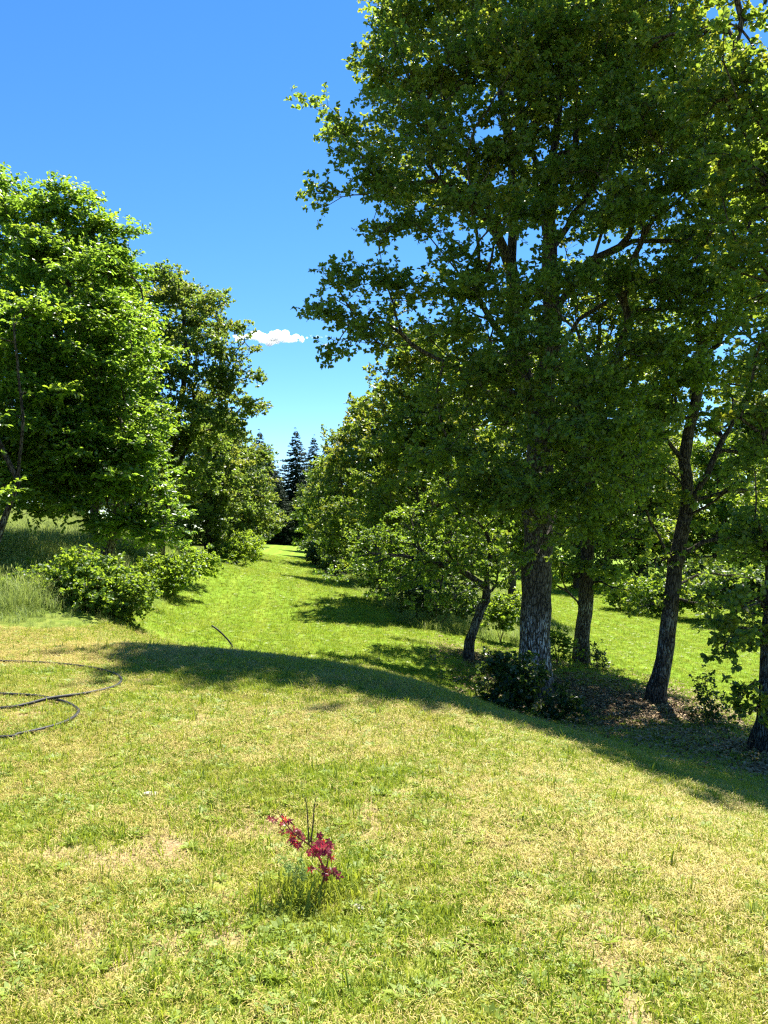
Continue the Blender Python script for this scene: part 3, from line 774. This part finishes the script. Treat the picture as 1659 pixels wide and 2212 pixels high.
# upright tree behind the oak
b = B(5.4, 21)
mt = [(1225,1245,20.4,.5),(1275,1200,20.2,.6),(1335,1240,20.4,.55),(1300,1120,20.2,.85),(1230,1130,20.6,.8),(1360,1130,20.6,.75),(1310,1000,20.2,1.0),(1220,980,20.8,1.0),(1390,1000,21,1.0),(1290,860,20.6,1.2),(1380,860,21,1.1),(1330,720,21,1.2),(1240,760,21.4,1.1),(1300,600,21,1.1),(1300,1060,22.4,1.2),(1250,900,22.6,1.2),(1380,760,22.6,1.2),(1200,1220,20.6,.3),(1330,1285,20.6,.22)]
polys = [line_px([(1255,1425,21),(1258,1370,21),(1266,1300,21),(1268,1200,21),(1275,1050,21),(1280,900,21),(1295,720,21)], b), line_px([(1275,1050,21),(1320,930,21),(1370,830,21)], b)]
wood, crown = tree_meshes('oak', polys, blob_px(mt, b), rt, M['oak'], M['bark'], .2, dens=32, twigs=6, leaves=14, L=.11, W=.055, young=.1, flare=.3)
place('oak_tree', wood, crown, b, label='straight dark-trunked oak between the huge oak and the leaning forked oak', cat='tree')

# leaning, forked tree
b = B(5.7, 16)
ln = [(1450,880,15.6,.65),(1540,800,15.8,.75),(1620,930,15.8,.65),(1390,960,15.6,.5),(1570,1060,15.4,.55),(1480,740,16,.85),(1590,690,16,.9),(1400,1090,15.4,.38),(1620,1140,15.6,.5),(1540,1170,15.6,.4),(1650,1040,16.4,.6),(1490,960,16.8,.6),(1420,1200,15.8,.35),(1590,1200,16,.42),
 (1515,1305,15.8,.26,.14),(1545,1310,15.8,.15,.1),(1405,1300,16,.16),(1640,820,16.8,.8),(1540,650,17,.9),(1440,640,17,.8),(1650,640,16.6,.8),(1500,1240,16.6,.3),(1610,1240,16.6,.35)]
polys = [line_px([(1415,1512,16),(1428,1460,16),(1440,1390,16),(1450,1290,16),(1465,1200,16),(1482,1110,16),(1486,1060,16),(1478,1000,16),(1488,930,16),(1505,850,16),(1512,760,16)], b),
 line_px([(1482,1110,16),(1512,1050,15.9),(1545,985,15.8),(1580,920,15.8),(1625,830,15.8)], b), line_px([(1450,1290,16),(1490,1300,15.9),(1530,1308,15.8)], b), line_px([(1478,1000,16),(1440,950,15.8),(1400,930,15.6)], b), line_px([(1465,1200,16),(1520,1170,15.8),(1580,1160,15.7)], b)]
wood, crown = tree_meshes('oak', polys, blob_px(ln, b), rt, M['oak'], M['bark'], .17, dens=36, twigs=6, leaves=12, L=.1, W=.05, young=.12, flare=.45)
place('oak_tree', wood, crown, b, label='slender oak whose grey trunk leans and forks in two above the shady hollow', cat='tree')

# dark trunk at the hollow's end, leafy to the ground
b = B(5.55, 11)
ed = [(1605,1275,10.8,.24),(1585,1330,10.7,.16),(1635,1320,10.8,.25),(1610,1370,10.7,.2),(1640,1410,10.8,.16),(1575,1395,10.6,.12),(1635,1470,10.8,.12),(1630,1530,10.8,.09),(1650,1220,10.8,.35),(1620,1160,10.8,.35),(1690,1130,10.8,.6),(1660,1020,10.6,.5),(1720,900,10.8,.8),
 (1650,880,10.6,.45),(1700,720,10.8,.8),(1640,560,11,.6),(1690,430,11,.8),(1620,350,11.2,.65),(1570,230,11.4,.6),(1640,190,11.2,.7),(1700,250,11,.8),(1560,90,11.8,.5),(1530,330,11.6,.5),(1590,450,11.6,.5),(1760,550,11,1.0),(1800,800,11,1.0),(1800,300,11,1.1),(1720,110,11.2,.6),
 (1640,440,13,.8),(1700,700,13,1.0),(1800,500,13.4,1.2),(1560,20,12.4,.6),(1510,-60,13,.8),(1430,110,13.4,.6)]
polys = [line_px([(1662,1640,11),(1672,1560,11),(1676,1420,11),(1684,1250,11),(1690,1050,11),(1700,800,11),(1700,550,11),(1680,330,11.1),(1640,120,11.4)], b), line_px([(1690,1050,11),(1740,800,11),(1790,550,11)], b), line_px([(1684,1250,11),(1640,1290,10.9),(1600,1310,10.8)], b)]
wood, crown = tree_meshes('oak', polys, blob_px(ed, b), rt, M['oak'], M['bark'], .2, dens=44, twigs=6, leaves=12, L=.095, W=.05, young=.25, flare=.5, tw_len=.3)
place('oak_tree', wood, crown, b, label='near-black oak trunk with leafy low twigs at the picture border', cat='tree')

# ------------------------------------------------------------------ trees along the ride and behind: a few kinds, copied
G = {}
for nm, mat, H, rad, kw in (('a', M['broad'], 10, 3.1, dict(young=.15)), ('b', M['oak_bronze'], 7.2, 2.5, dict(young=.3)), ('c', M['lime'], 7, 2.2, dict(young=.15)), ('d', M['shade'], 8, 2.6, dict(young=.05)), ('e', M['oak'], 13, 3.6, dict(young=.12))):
    rg = np.random.default_rng(ord(nm) * 7)
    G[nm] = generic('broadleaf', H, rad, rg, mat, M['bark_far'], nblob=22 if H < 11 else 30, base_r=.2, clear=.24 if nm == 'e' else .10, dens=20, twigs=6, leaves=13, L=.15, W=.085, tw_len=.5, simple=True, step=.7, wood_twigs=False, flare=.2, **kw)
first = {}
def put(kind, x, y, rz, sc, label, group=None, name='broadleaf_tree', dz=-.05):
    loc = (x, y, h1(x, y) + dz)
    if kind not in first:
        first[kind] = place(name, G[kind][0], G[kind][1], loc, rz, sc, label, 'tree', group); return first[kind]
    return copy_thing(first[kind], loc, rz, sc, label, group)
g1, g2, g3 = 'trees lining the far side of the mown ride', 'trees lining the bank side of the mown ride', 'trees closing off the lower meadow'
put('a', 1.5, 28, .3, 1.0, 'broad green tree right behind the small thorn tree, first of the row along the ride', g1)
put('a', -.3, 38, 2.1, .97, 'rounded green tree in the ride-side row, directly behind the one behind the thorn tree', g1)
put('c', -2.5, 44, 1.0, .62, 'small lime-green tree at the edge of the mown ride, brightest in its row', g1)
put('a', -2.2, 52, 4.0, .98, 'green tree in the ride-side row behind the small lime-green one', g1)
put('c', -4.2, 62, 2.0, 1.15, 'light green tree far along the ride, ahead of the dark end of the avenue', g1)
put('d', -6.4, 76, .4, .95, 'dark green tree overhanging the shaded far end of the ride', g1)
put('d', -9.6, 95, 1.9, .9, 'farthest dark tree where the ride disappears into shade', g1)
put('e', 5.5, 33, 1.2, .85, 'tall oak in the belt between the ride and the lower meadow', g1)
put('a', 3.5, 46, .9, 1.1, 'green tree deep in the belt, half hidden by the row along the ride', g1)
put('e', 1.5, 58, 3.3, .8, 'oak at the back of the belt, only its top showing over the row', g1)
put('b', -8.5, 37, .5, .98, 'low round bronze-leaved tree with a short dark trunk standing over bright ferns by the ride', g2)
put('b', -9.2, 49, 2.4, 1.1, 'bronze-leaved tree behind the low round one on the ride edge', g2)
put('d', -14.2, 46, 2.9, .95, 'dark tree half hidden behind the low round bronze-leaved one', g2)
put('d', -11.2, 60, 2.2, 1.0, 'dark tree on the bank side, with branches sweeping low over the ride', g2)
put('d', -13.6, 78, 5.0, 1.1, 'dark tree at the far bank end of the ride in front of the spruces', g2)
put('e', -10.2, 27, 1.1, .75, 'dark-trunked tree in the shade behind the hornbeam on the bank', g2)
put('e', -19, 54, .2, .8, 'oak standing in the uncut meadow beyond the bank', g2)
put('a', -27, 50, 1.6, 1.0, 'green tree at the back of the uncut meadow behind the hornbeam', g2)
put('e', -15, 66, 2.6, .9, 'tall oak far back beyond the uncut meadow', g2)
rg = np.random.default_rng(4)
far_l = ['pale green tree closing the lower meadow just behind the straight oak', 'tall tree behind the lower meadow seen between the straight and the leaning oak', 'bright tree across the lower meadow seen through the fork of the leaning oak',
         'tree at the meadow edge seen over the low twigs of the leaning oak', 'tree across the lower meadow beside the dark trunk at the border', 'tallest tree at the back of the lower meadow behind the leaning oak', 'tree in the back row beyond the meadow, above the straight oak', 'tree in the back row of the meadow towards the picture border', 'green tree nearest the border beyond the lower meadow']
for (x, y, kd, s) in [(-24, 76, 'a', 1.1), (-32, 80, 'e', .9), (-41, 78, 'a', 1.2), (-50, 84, 'e', 1.0), (-60, 80, 'a', 1.3), (-36, 66, 'd', 1.1), (-46, 68, 'a', 1.0), (-28, 64, 'd', 1.0), (-20, 72, 'd', .9)]:
    put(kd, x, y, rg.random() * 6, s, 'green tree in the far wood closing off the uncut meadow', 'trees of the far wood behind the uncut meadow', dz=-1.6)
for (x, y, kd, s) in [(38, 70, 'a', 1.3), (46, 74, 'e', 1.1), (12, 74, 'a', 1.2), (20, 78, 'e', 1.1), (29, 76, 'a', 1.4), (5, 82, 'a', 1.2), (36, 62, 'd', 1.2), (-2, 92, 'd', 1.1)]:
    put(kd, x, y, rg.random() * 6, s, 'green tree in the distant wood behind the lower meadow', 'trees of the distant wood behind the lower meadow', dz=-1.6)
for (x, y, kd, s), lb in zip([(13, 52, 'c', 1.25), (18, 54, 'a', 1.15), (22.5, 52, 'c', 1.4), (24, 47, 'c', 1.15), (27, 45, 'a', 1.2), (21, 62, 'e', 1.15), (15, 64, 'e', 1.1), (29, 60, 'e', 1.1), (32, 52, 'a', 1.2)], far_l):
    put(kd, x, y, rg.random() * 6, s, lb, g3)

# spruces
def conifer(H, rad, rng):
    P, A_, N_, Ls = [], [], [], []
    V, F, off = [], [], 0
    lev = 60
    for i in range(lev):
        t_ = i / lev; z0 = H * (.05 + .945 * t_)
        r = min(rad, .46 * (H - z0) + .12) * (1 - .15 * t_)
        nb = max(5, int(10 * (1 - t_ * .5)))
        for k in range(nb):
            z = z0 + rng.normal() * H / lev * .8
            a = k * 6.283 / nb + i * .9 + rng.random() * .6; rr = r * (.7 + .45 * rng.random())
            d = np.array((math.cos(a), math.sin(a), 0))
            m = int(24 * rr) + 8
            s = rng.random(m) ** .65
            q = d * (s * rr)[:, None] + np.array((0, 0, z))[None] + np.stack([0 * s, 0 * s, -.34 * rr * s + .24 * rr * s ** 3], 1)
            side = np.array((-d[1], d[0], 0)); sg = np.where(rng.random(m) < .5, 1, -1)
            P.append(q); A_.append(unit(side[None] * sg[:, None] * .6 + d * .7 + np.array((0, 0, -.6)) + rng.normal(size=(m, 3)) * .3)); Ls.append(.65 * (1 - .4 * s) * (1 - .5 * t_) * (.6 + .7 * rng.random(m))); N_.append(unit(np.array((0, 0, 1.)) + rng.normal(size=(m, 3)) * .6))
    P = np.concatenate(P); A_ = np.concatenate(A_); N_ = np.concatenate(N_); Ls = np.concatenate(Ls)
    cr = leaves_mesh('spruce_needles', P, A_, N_, Ls, Ls * .34, rng.random(len(P)), (rng.random(len(P)) < .04) * .5, M['needle'], True)
    pp = np.array([(0, 0, H * i / 12) for i in range(13)]); par = np.arange(-1, 12)
    wd = wood_mesh('spruce_wood', pp, par, np.arange(13), .22, rng, M['bark_far'], expo=1.0, flare=.2)
    return wd, cr
G['spruce'] = conifer(16, 4.0, np.random.default_rng(3))
gs = 'spruces at the end of the ride'
for x, y, s, lb in [(-11.6, 101, .94, 'tallest dark spruce straight at the end of the ride'), (-10.8, 118, .98, 'slim spruce tip peeping out behind the tallest spruce'), (-14.2, 96, .70, 'dark spruce standing close beside the tallest one over the ride end'), (-15.6, 104, .80, 'spruce partly hidden by the bronze-leaved row, beside the sky gap'),
                    (-17.5, 108, .95, 'spruce behind the bronze-leaved trees, farthest from the ride'), (-9.2, 104, .62, 'shorter spruce in the dark gap where the ride ends'), (-6.5, 112, .8, 'spruce hidden behind the light green trees along the ride'), (-12.6, 92, .5, 'small spruce low in the dark gap at the ride end')]:
    put('spruce', x, y, rg.random() * 6, (s, s, s), lb, gs, 'spruce_tree')

# ------------------------------------------------------------------ bushes
def bush(lst, base, mat, L=.065, W=.034, dens=70, stems=4, seed=1, tw=.2, young=.08, base_r=.02, leaves=9, shell=.3, tip_r=.004, bark=None):
    rg = np.random.default_rng(seed)
    bl = blob_px(lst, base)
    dens = dens * 3.0
    c = np.mean([q[:3] for q in bl], 0)
    polys = []
    for i in range(stems):
        tgt = np.array(bl[i % len(bl)][:3]) + rg.normal(size=3) * .04
        polys.append([(0, 0, 0), tuple(tgt * .45 + np.array((0, 0, .08))), tuple(tgt)])
    return tree_meshes('bush', polys, bl, rg, mat, bark or M['bark_twig'], base_r, tip_r=tip_r, dens=dens, twigs=5, leaves=leaves, L=L, W=W, tw_len=tw, young=young, clump=1, flat=.6, step=.12, flare=.1, shell=shell)
def place_bush(name, lst, bx, by, mat, label, cat='bush', group=None, **kw):
    b = B(bx, by); wd, cr = bush(lst, b, mat, **kw)
    return place(name, wd, cr, b, label=label, cat=cat, group=group, wood_name='stem', crown_name='foliage')
place_bush('bramble_bush', [(110,1262,14.60,0.354),(150,1235,14.60,0.354),(190,1225,14.60,0.401),(235,1240,14.82,0.378),(150,1275,14.26,0.401),(205,1275,14.15,0.448),(60,1260,14.82,0.295),(180,1310,14.15,0.307),(235,1305,14.26,0.330)], -6.6, 16.8, M['bramble'], 'large bramble clump with sunlit top around the foot of the slanting hornbeam trunk', seed=11, L=.075, W=.045, dens=75)
place_bush('bramble_bush', [(272,1262,14.60,0.260),(292,1280,14.49,0.283),(315,1290,14.49,0.212),(262,1298,14.26,0.295),(285,1312,14.38,0.236),(245,1325,14.26,0.177)], -5.6, 16.4, M['bramble'], 'small sunlit bramble spilling onto the lawn from the slanting hornbeam trunk', seed=12, dens=85, L=.06, W=.036)
place_bush('bramble_bush', [(350,1235,22.81,0.460),(390,1225,22.81,0.437),(415,1215,23.40,0.391),(360,1255,22.23,0.437),(440,1222,23.87,0.322),(395,1250,22.23,0.368),(330,1225,23.40,0.402)], -6.3, 23, M['bramble'], 'bright low bramble bank between the hornbeam and the bronze round tree', seed=13, dens=48, L=.09, W=.055)
place_bush('undergrowth_bush', [(20,1262,15.6,.3),(60,1250,15.8,.3),(-20,1255,15.8,.35),(90,1290,15.2,.22),(35,1290,15.2,.25)], -7.4, 15.6, M['bramble'], 'loose pale green bush in the tall grass at the very edge of the bank', seed=26, dens=30, L=.08, W=.045)
place_bush('bramble_bush', [(420,1212,29,.4),(445,1205,30,.4),(400,1222,28,.35),(465,1215,29,.3)], -7.1, 29, M['bramble'], 'bright low bramble further along the lane under the tall yellowish oak', seed=27, dens=34, L=.1, W=.06)
place_bush('fern_clump', [(490,1195,36,.6),(515,1180,37,.55),(540,1172,38,.45),(500,1210,35.5,.5),(475,1185,37,.5),(530,1195,36.4,.45)], -7.3, 36, M['bramble'], 'tall yellow-green ferns at the foot of the low round bronze-leaved tree', cat='fern', seed=14, dens=30, L=.18, W=.05, tw=.35)
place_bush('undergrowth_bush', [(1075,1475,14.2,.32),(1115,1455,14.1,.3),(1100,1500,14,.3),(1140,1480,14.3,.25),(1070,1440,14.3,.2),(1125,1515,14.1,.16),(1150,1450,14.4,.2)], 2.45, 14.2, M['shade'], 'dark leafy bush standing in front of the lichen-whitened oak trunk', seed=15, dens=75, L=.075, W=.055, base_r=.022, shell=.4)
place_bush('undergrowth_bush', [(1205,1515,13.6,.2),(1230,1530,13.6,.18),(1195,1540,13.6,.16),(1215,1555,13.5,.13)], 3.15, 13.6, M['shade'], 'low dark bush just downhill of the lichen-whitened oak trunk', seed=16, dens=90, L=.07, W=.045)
place_bush('bramble_bush', [(1080,1315,22,.38),(1105,1330,22,.35),(1070,1345,21.6,.28),(1115,1300,22.4,.3),(1090,1350,21.6,.2)], 3.3, 22, M['bramble'], 'sunlit bramble glowing between the crooked thorn trunk and the huge oak', seed=17, dens=60, L=.08, W=.05)
place_bush('bramble_bush', [(1195,1375,19.6,.25),(1215,1390,19.5,.24),(1235,1410,19.4,.16),(1190,1400,19.4,.2)], 4.4, 19.6, M['bramble'], 'sunlit bramble between the huge oak and the straight oak', seed=18, dens=65, L=.075, W=.045)
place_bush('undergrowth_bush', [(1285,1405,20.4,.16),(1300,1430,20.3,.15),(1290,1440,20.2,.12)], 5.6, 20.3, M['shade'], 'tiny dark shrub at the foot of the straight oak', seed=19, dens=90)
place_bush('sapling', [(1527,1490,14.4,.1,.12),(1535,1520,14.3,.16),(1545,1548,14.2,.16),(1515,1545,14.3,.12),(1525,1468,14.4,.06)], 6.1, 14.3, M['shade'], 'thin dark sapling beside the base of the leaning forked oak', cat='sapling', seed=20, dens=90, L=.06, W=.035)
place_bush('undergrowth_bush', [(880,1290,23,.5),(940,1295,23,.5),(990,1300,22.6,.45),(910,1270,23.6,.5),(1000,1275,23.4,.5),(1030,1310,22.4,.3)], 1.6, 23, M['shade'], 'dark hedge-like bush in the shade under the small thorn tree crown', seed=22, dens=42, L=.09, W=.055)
place_bush('undergrowth_bush', [(1400,1290,38,.9),(1450,1285,37,.8),(1350,1275,40,.9),(1500,1280,36,.8)], 13.6, 37.5, M['lime'], 'pale leafy scrub at the back of the lower meadow between the two slender oaks', seed=23, dens=26, L=.16, W=.09, tw=.4)
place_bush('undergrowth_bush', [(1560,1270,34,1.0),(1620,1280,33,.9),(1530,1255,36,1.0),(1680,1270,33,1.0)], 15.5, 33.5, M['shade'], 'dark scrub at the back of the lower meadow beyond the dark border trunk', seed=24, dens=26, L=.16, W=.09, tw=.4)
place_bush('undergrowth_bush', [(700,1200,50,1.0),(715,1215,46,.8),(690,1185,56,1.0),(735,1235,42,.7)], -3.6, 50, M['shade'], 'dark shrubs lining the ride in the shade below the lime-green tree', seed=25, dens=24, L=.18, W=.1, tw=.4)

# ------------------------------------------------------------------ red maple seedling
def tube(pts, r, k=7, sub=1):
    pts = np.asarray(pts, float)
    if sub > 1:
        Pp = np.vstack([2 * pts[0] - pts[1], pts, 2 * pts[-1] - pts[-2]]); o = []
        for i in range(1, len(Pp) - 2):
            for j in range(sub):
                s = j / sub; p0, p1, p2, p3 = Pp[i-1:i+3]
                o.append(.5 * (2 * p1 + (p2 - p0) * s + (2*p0 - 5*p1 + 4*p2 - p3) * s * s + (3*p1 - p0 - 3*p2 + p3) * s ** 3))
        pts = np.array(o + [pts[-1]])
    r = np.interp(np.linspace(0, 1, len(pts)), np.linspace(0, 1, len(np.atleast_1d(r))), np.atleast_1d(r)) if np.ndim(r) else np.full(len(pts), r)
    tt = unit(np.gradient(pts, axis=0)); ref = np.array((.3, .2, .9)); U = []
    for q in tt:
        ref = ref - q * (ref @ q); ref = ref / np.linalg.norm(ref); U.append(ref)
    U = np.array(U); Vv = np.cross(tt, U); an = np.arange(k) * 6.28318 / k
    ring = pts[:, None] + r[:, None, None] * (np.cos(an)[None, :, None] * U[:, None] + np.sin(an)[None, :, None] * Vv[:, None])
    i0 = np.arange(len(pts) - 1)[:, None] * k; j = np.arange(k)[None]; j2 = (j + 1) % k
    f = np.stack([i0 + j, i0 + j2, i0 + k + j2, i0 + k + j], 2).reshape(-1, 4)
    n = len(pts) * k
    return ring.reshape(-1, 3), f, np.array([list(range(k))[::-1], list(range(n - k, n))])
def tubes(name, specs, mat):
    V, F, C_, off = [], [], [], 0
    for (pts, r, sub) in specs:
        v, f, c = tube(pts, r, 7, sub); V.append(v); F.append(f + off); C_.append(c + off); off += len(v)
    return mesh_np(name, np.concatenate(V), [np.concatenate(F), np.concatenate(C_)], mat, smooth=True)
SD = SEED[1]
def zz(x, y, d=0.): return at((900 + x * .42194) * .5486, (3000 + y * .42194) * .5486, SD + d) - SEED
seed = empty('maple_seedling', SEED); tag(seed, 'small maple seedling with dark red leaves and two bare twigs growing in the lawn', 'seedling')
main = [zz(800, 1300), zz(835, 1200), zz(875, 1120), zz(900, 1050), zz(862, 930, -.01), zz(800, 830, -.02), zz(745, 768, -.03), zz(625, 680, -.05), zz(520, 560, -.06), zz(445, 440, -.06)]
main[0][2] -= .02
link('stem', tubes('stem', [(main, [.009, .0085, .008, .0065, .005, .004, .0035, .003, .0022, .0014], 4), ([zz(900, 1050), zz(925, 930, .02), zz(935, 780, .03)], [.005, .003, .002], 4), ([zz(895, 1060), zz(850, 1020, .02), zz(765, 965, .04)], [.003, .002, .0015], 4), ([zz(910, 1060), zz(960, 1040, -.02), zz(1010, 1000, -.03)], [.003, .002, .0015], 4)], M['bark_red']), seed)
link('bare_twig', tubes('bare_twig', [([zz(752, 775, -.03), zz(742, 600, -.03), zz(731, 430, -.02), zz(714, 335, -.02)], [.0032, .003, .0024, .0012], 4)], M['bark_twig']), seed)
link('bare_twig', tubes('bare_twig', [([zz(768, 750, -.03), zz(790, 560, -.02), zz(800, 420, -.01), zz(820, 325, 0)], [.0034, .003, .0026, .0012], 4)], M['bark_twig']), seed)
rs = np.random.default_rng(31)
V, F, T, Yg, off = [], [], [], [], 0
spots = [(780,740),(815,795),(845,745),(860,800),(890,780),(905,760),(930,830),(945,800),(850,850),(780,800),(615,650),(580,680),(680,700),(515,580),(430,540),(405,530),(500,510),(525,550),(545,540),(570,640),(560,660),(640,630),(650,670),(660,650),(590,740),(565,735),(610,720),(670,780),(640,770),(720,720),(735,860),(745,850),(835,690),(850,695),(830,760),(800,830),(820,790),(870,750),(920,810),(900,850),(940,760),(960,800),(880,820),(970,890),(955,900),(795,990),(950,1010),(975,1005),(1000,1040),(900,1070),(870,985),(915,1080),(850,900),(930,1000)]
for (x, y) in spots + [(x_ + rs.normal() * 22, y_ + rs.normal() * 22) for (x_, y_) in spots]:
    c = zz(x + rs.normal() * 6, y + rs.normal() * 6, rs.normal() * .03 - .015)
    ax_ = unit(np.array((rs.normal(), rs.normal() * .8, -.55 + .5 * rs.normal()))); nr = unit(np.array((0, -.45, .6)) + rs.normal(size=3) * .5)
    sd = unit(np.cross(nr, ax_)); nr = np.cross(ax_, sd); s = .020 * (.75 + .55 * rs.random()); tn = rs.random(); yg = 1.0 if rs.random() < .10 else 0
    for (an, ln_) in ((-1.95, .62), (-1.0, .95), (0, 1.2), (1.0, .95), (1.95, .62)):
        d = ax_ * math.cos(an) + sd * math.sin(an); pz = -ax_ * math.sin(an) + sd * math.cos(an)
        V += [c, c + s * (d * ln_ * .5 + pz * .21 + nr * .05), c + s * (d * ln_ * 1.15 - nr * .16), c + s * (d * ln_ * .5 - pz * .21 + nr * .05)]
        F.append((off, off + 1, off + 2, off + 3)); off += 4; T.append(tn); Yg.append(yg)
link('foliage', mesh_np('foliage', np.array(V), [np.array(F)], M['maple'], fattr={'tone': T, 'young': Yg}), seed)
t = NT('herb_stem'); M['grey_stem'] = t.done(t.principled((.16, .22, .09), .7, .2))
# grey-green herb beside it
hb_ = place_bush('herb', [((900 + 620 * .422) * .5486, (3000 + 1010 * .422) * .5486, SD + .02, .03, .05), ((900 + 560 * .422) * .5486, (3000 + 930 * .422) * .5486, SD, .02, .03), ((900 + 700 * .422) * .5486, (3000 + 1090 * .422) * .5486, SD + .02, .03, .04)], SEED[0] - .07, SD + .03, M['grey_leaf'], 'feathery grey-green weed growing against the red maple seedling', cat='weed', seed=40, dens=1500, L=.017, W=.0032, tw=.03, base_r=.0016, leaves=9, tip_r=.0009, bark=M['grey_stem'])

# ------------------------------------------------------------------ black water pipe
t = NT('black_pipe')
M['pipe'] = t.done(t.principled(t.ramp(t.noise(40, 3), [(.3, (.016, .017, .018)), (.7, (.038, .037, .036))]), .55, .2))
def on_ground(lst, r):
    out = []
    for q in lst:
        g_ = ground_at(q[0], q[1]); out.append(np.array((g_[0], g_[1], g_[2] + r + .015 + (q[2] if len(q) > 2 else 0))))
    return out
r_ = .0145
s1_ = on_ground([(2,1433),(60,1435),(130,1440),(190,1447),(240,1458),(262,1473),(248,1489),(190,1504),(110,1522,.03),(60,1530,.01),(2,1538)], r_)
s2_ = on_ground([(2,1506),(60,1509),(100,1514),(140,1524),(165,1537),(167,1550),(140,1568),(90,1584),(40,1595),(2,1602)], r_)
def flat(x, y): return np.array((x, y, h1(x, y) + r_ + .015))
a, b_ = s1_[-1], s2_[0]
loop = [flat(a[0] - .6, a[1] - .05), flat(a[0] - 1.5, a[1] + .1), flat(a[0] - 1.7, a[1] + .6), flat(b_[0] - .8, b_[1] + .25)]
c_, d_ = s1_[0], s2_[-1]
ends0 = [flat(c_[0] - 1.8, c_[1] + .5), flat(c_[0] - .9, c_[1] + .15)]
ends1 = [flat(d_[0] - .8, d_[1] - .15), flat(d_[0] - 1.7, d_[1] - .2)]
hose = link('water_pipe', tubes('water_pipe', [(ends0 + s1_ + loop + s2_ + ends1, r_, 8)], M['pipe']))
tag(hose, 'black plastic water pipe lying in loops on the sunny lawn', 'pipe')
g0 = ground_at(503, 1399)
stp = [g0 + (0, 0, -.15), g0, at(497, 1388, g0[1]), at(485, 1374, g0[1]), at(471, 1361, g0[1]), at(457, 1351, g0[1])]
stand = link('pipe_stub', tubes('pipe_stub', [(stp, .018, 5)], M['pipe']))
tag(stand, 'short black pipe end poking up at a slant from the top of the mound', 'pipe')

# pale stones in the turf
t = NT('pale_stone'); M['stone'] = t.done(t.principled(t.ramp(t.noise(30, 4), [(.3, (.26, .23, .17)), (.7, (.44, .40, .32))]), .9, .1, t.noise(60, 3), .01))
import bmesh
def stone(x, y, s, seed, label):
    bm = bmesh.new(); bmesh.ops.create_icosphere(bm, subdivisions=3, radius=1)
    rg = np.random.default_rng(seed); ph = rg.random((5, 3)) * 6
    for v in bm.verts:
        q = np.array(v.co); f = 1 + .16 * sum(math.sin(3 * (q @ np.cos(p_)) + p_[0]) for p_ in ph) / 2
        v.co = (q[0] * s * f, q[1] * s * .7 * f, q[2] * s * .32 * f)
    me = bpy.data.meshes.new('stone'); bm.to_mesh(me); bm.free(); me.materials.append(M['stone'])
    me.polygons.foreach_set('use_smooth', np.ones(len(me.polygons), bool))
    g_ = ground_at(x, y); o = link('stone', me); o.location = g_ + (0, 0, .014); o.rotation_euler = (0, .1, seed)
    tag(o, label, 'stone', 'pale stones in the lawn')
stone(325, 1721, .045, 1, 'flat whitish stone alone in the dry lawn between the pipe and the seedling')
stone(774, 1971, .028, 2, 'pale stone in the turf downhill of the red maple seedling')

# ------------------------------------------------------------------ cloud
def cloud_mat(name, density):
    t = NT(name)
    v = t.n('ShaderNodeVolumePrincipled'); v.inputs['Color'].default_value = (1, 1, 1, 1)
    v.inputs['Density'].default_value = density; v.inputs['Anisotropy'].default_value = .3
    t.l(v.outputs[0], t.out.inputs['Volume'])
    return t.m
def cloud(lst, seed, label, density):
    rg = np.random.default_rng(seed); bm = bmesh.new(); D_ = 3000.
    c0 = at(lst[0][0], lst[0][1], D_)
    for (x, y, r, n) in lst:
        c = at(x, y, D_) - c0; rr = r / FOC * D_
        for i in range(n):
            o = rg.normal(size=3) * rr * np.array((.55, .5, .32)); s = rr * (.30 + .30 * rg.random())
            res = bmesh.ops.create_icosphere(bm, subdivisions=2, radius=s)
            for v in res['verts']: v.co = Vector((v.co.x * 1.15 + c[0] + o[0], v.co.y + o[1], v.co.z * .8 + c[2] + o[2]))
    me = bpy.data.meshes.new('cloud'); bm.to_mesh(me); bm.free(); me.materials.append(cloud_mat('cloud_vapour', density))
    o = link('cloud', me); o.location = c0
    md = o.modifiers.new('merge', 'REMESH'); md.mode = 'VOXEL'; md.voxel_size = 2.5; md.use_smooth_shade = True
    sm = o.modifiers.new('soften', 'SMOOTH'); sm.iterations = 6; sm.factor = .6
    tx = bpy.data.textures.new('puffs', 'CLOUDS'); tx.noise_scale = 14; tx.noise_depth = 2
    dp = o.modifiers.new('puffs', 'DISPLACE'); dp.texture = tx; dp.strength = 4; dp.mid_level = .5; dp.texture_coords = 'LOCAL'
    tag(o, label, 'cloud', kind='structure')
cloud([(565,729,16,16),(545,727,12,10),(590,730,17,18),(615,727,15,16),(635,731,11,12),(652,733,8,8),(520,730,12,8)], 2, 'small flat white cloud in the blue gap between the trees', .09)
cloud([(690,727,9,6),(675,726,6,4),(706,728,6,3)], 5, 'thin wisp of cloud beside the small white cloud', .012)
cloud([(706,748,9,8),(716,746,6,5)], 6, 'tiny cloud puff half behind the oak branch tips', .03)
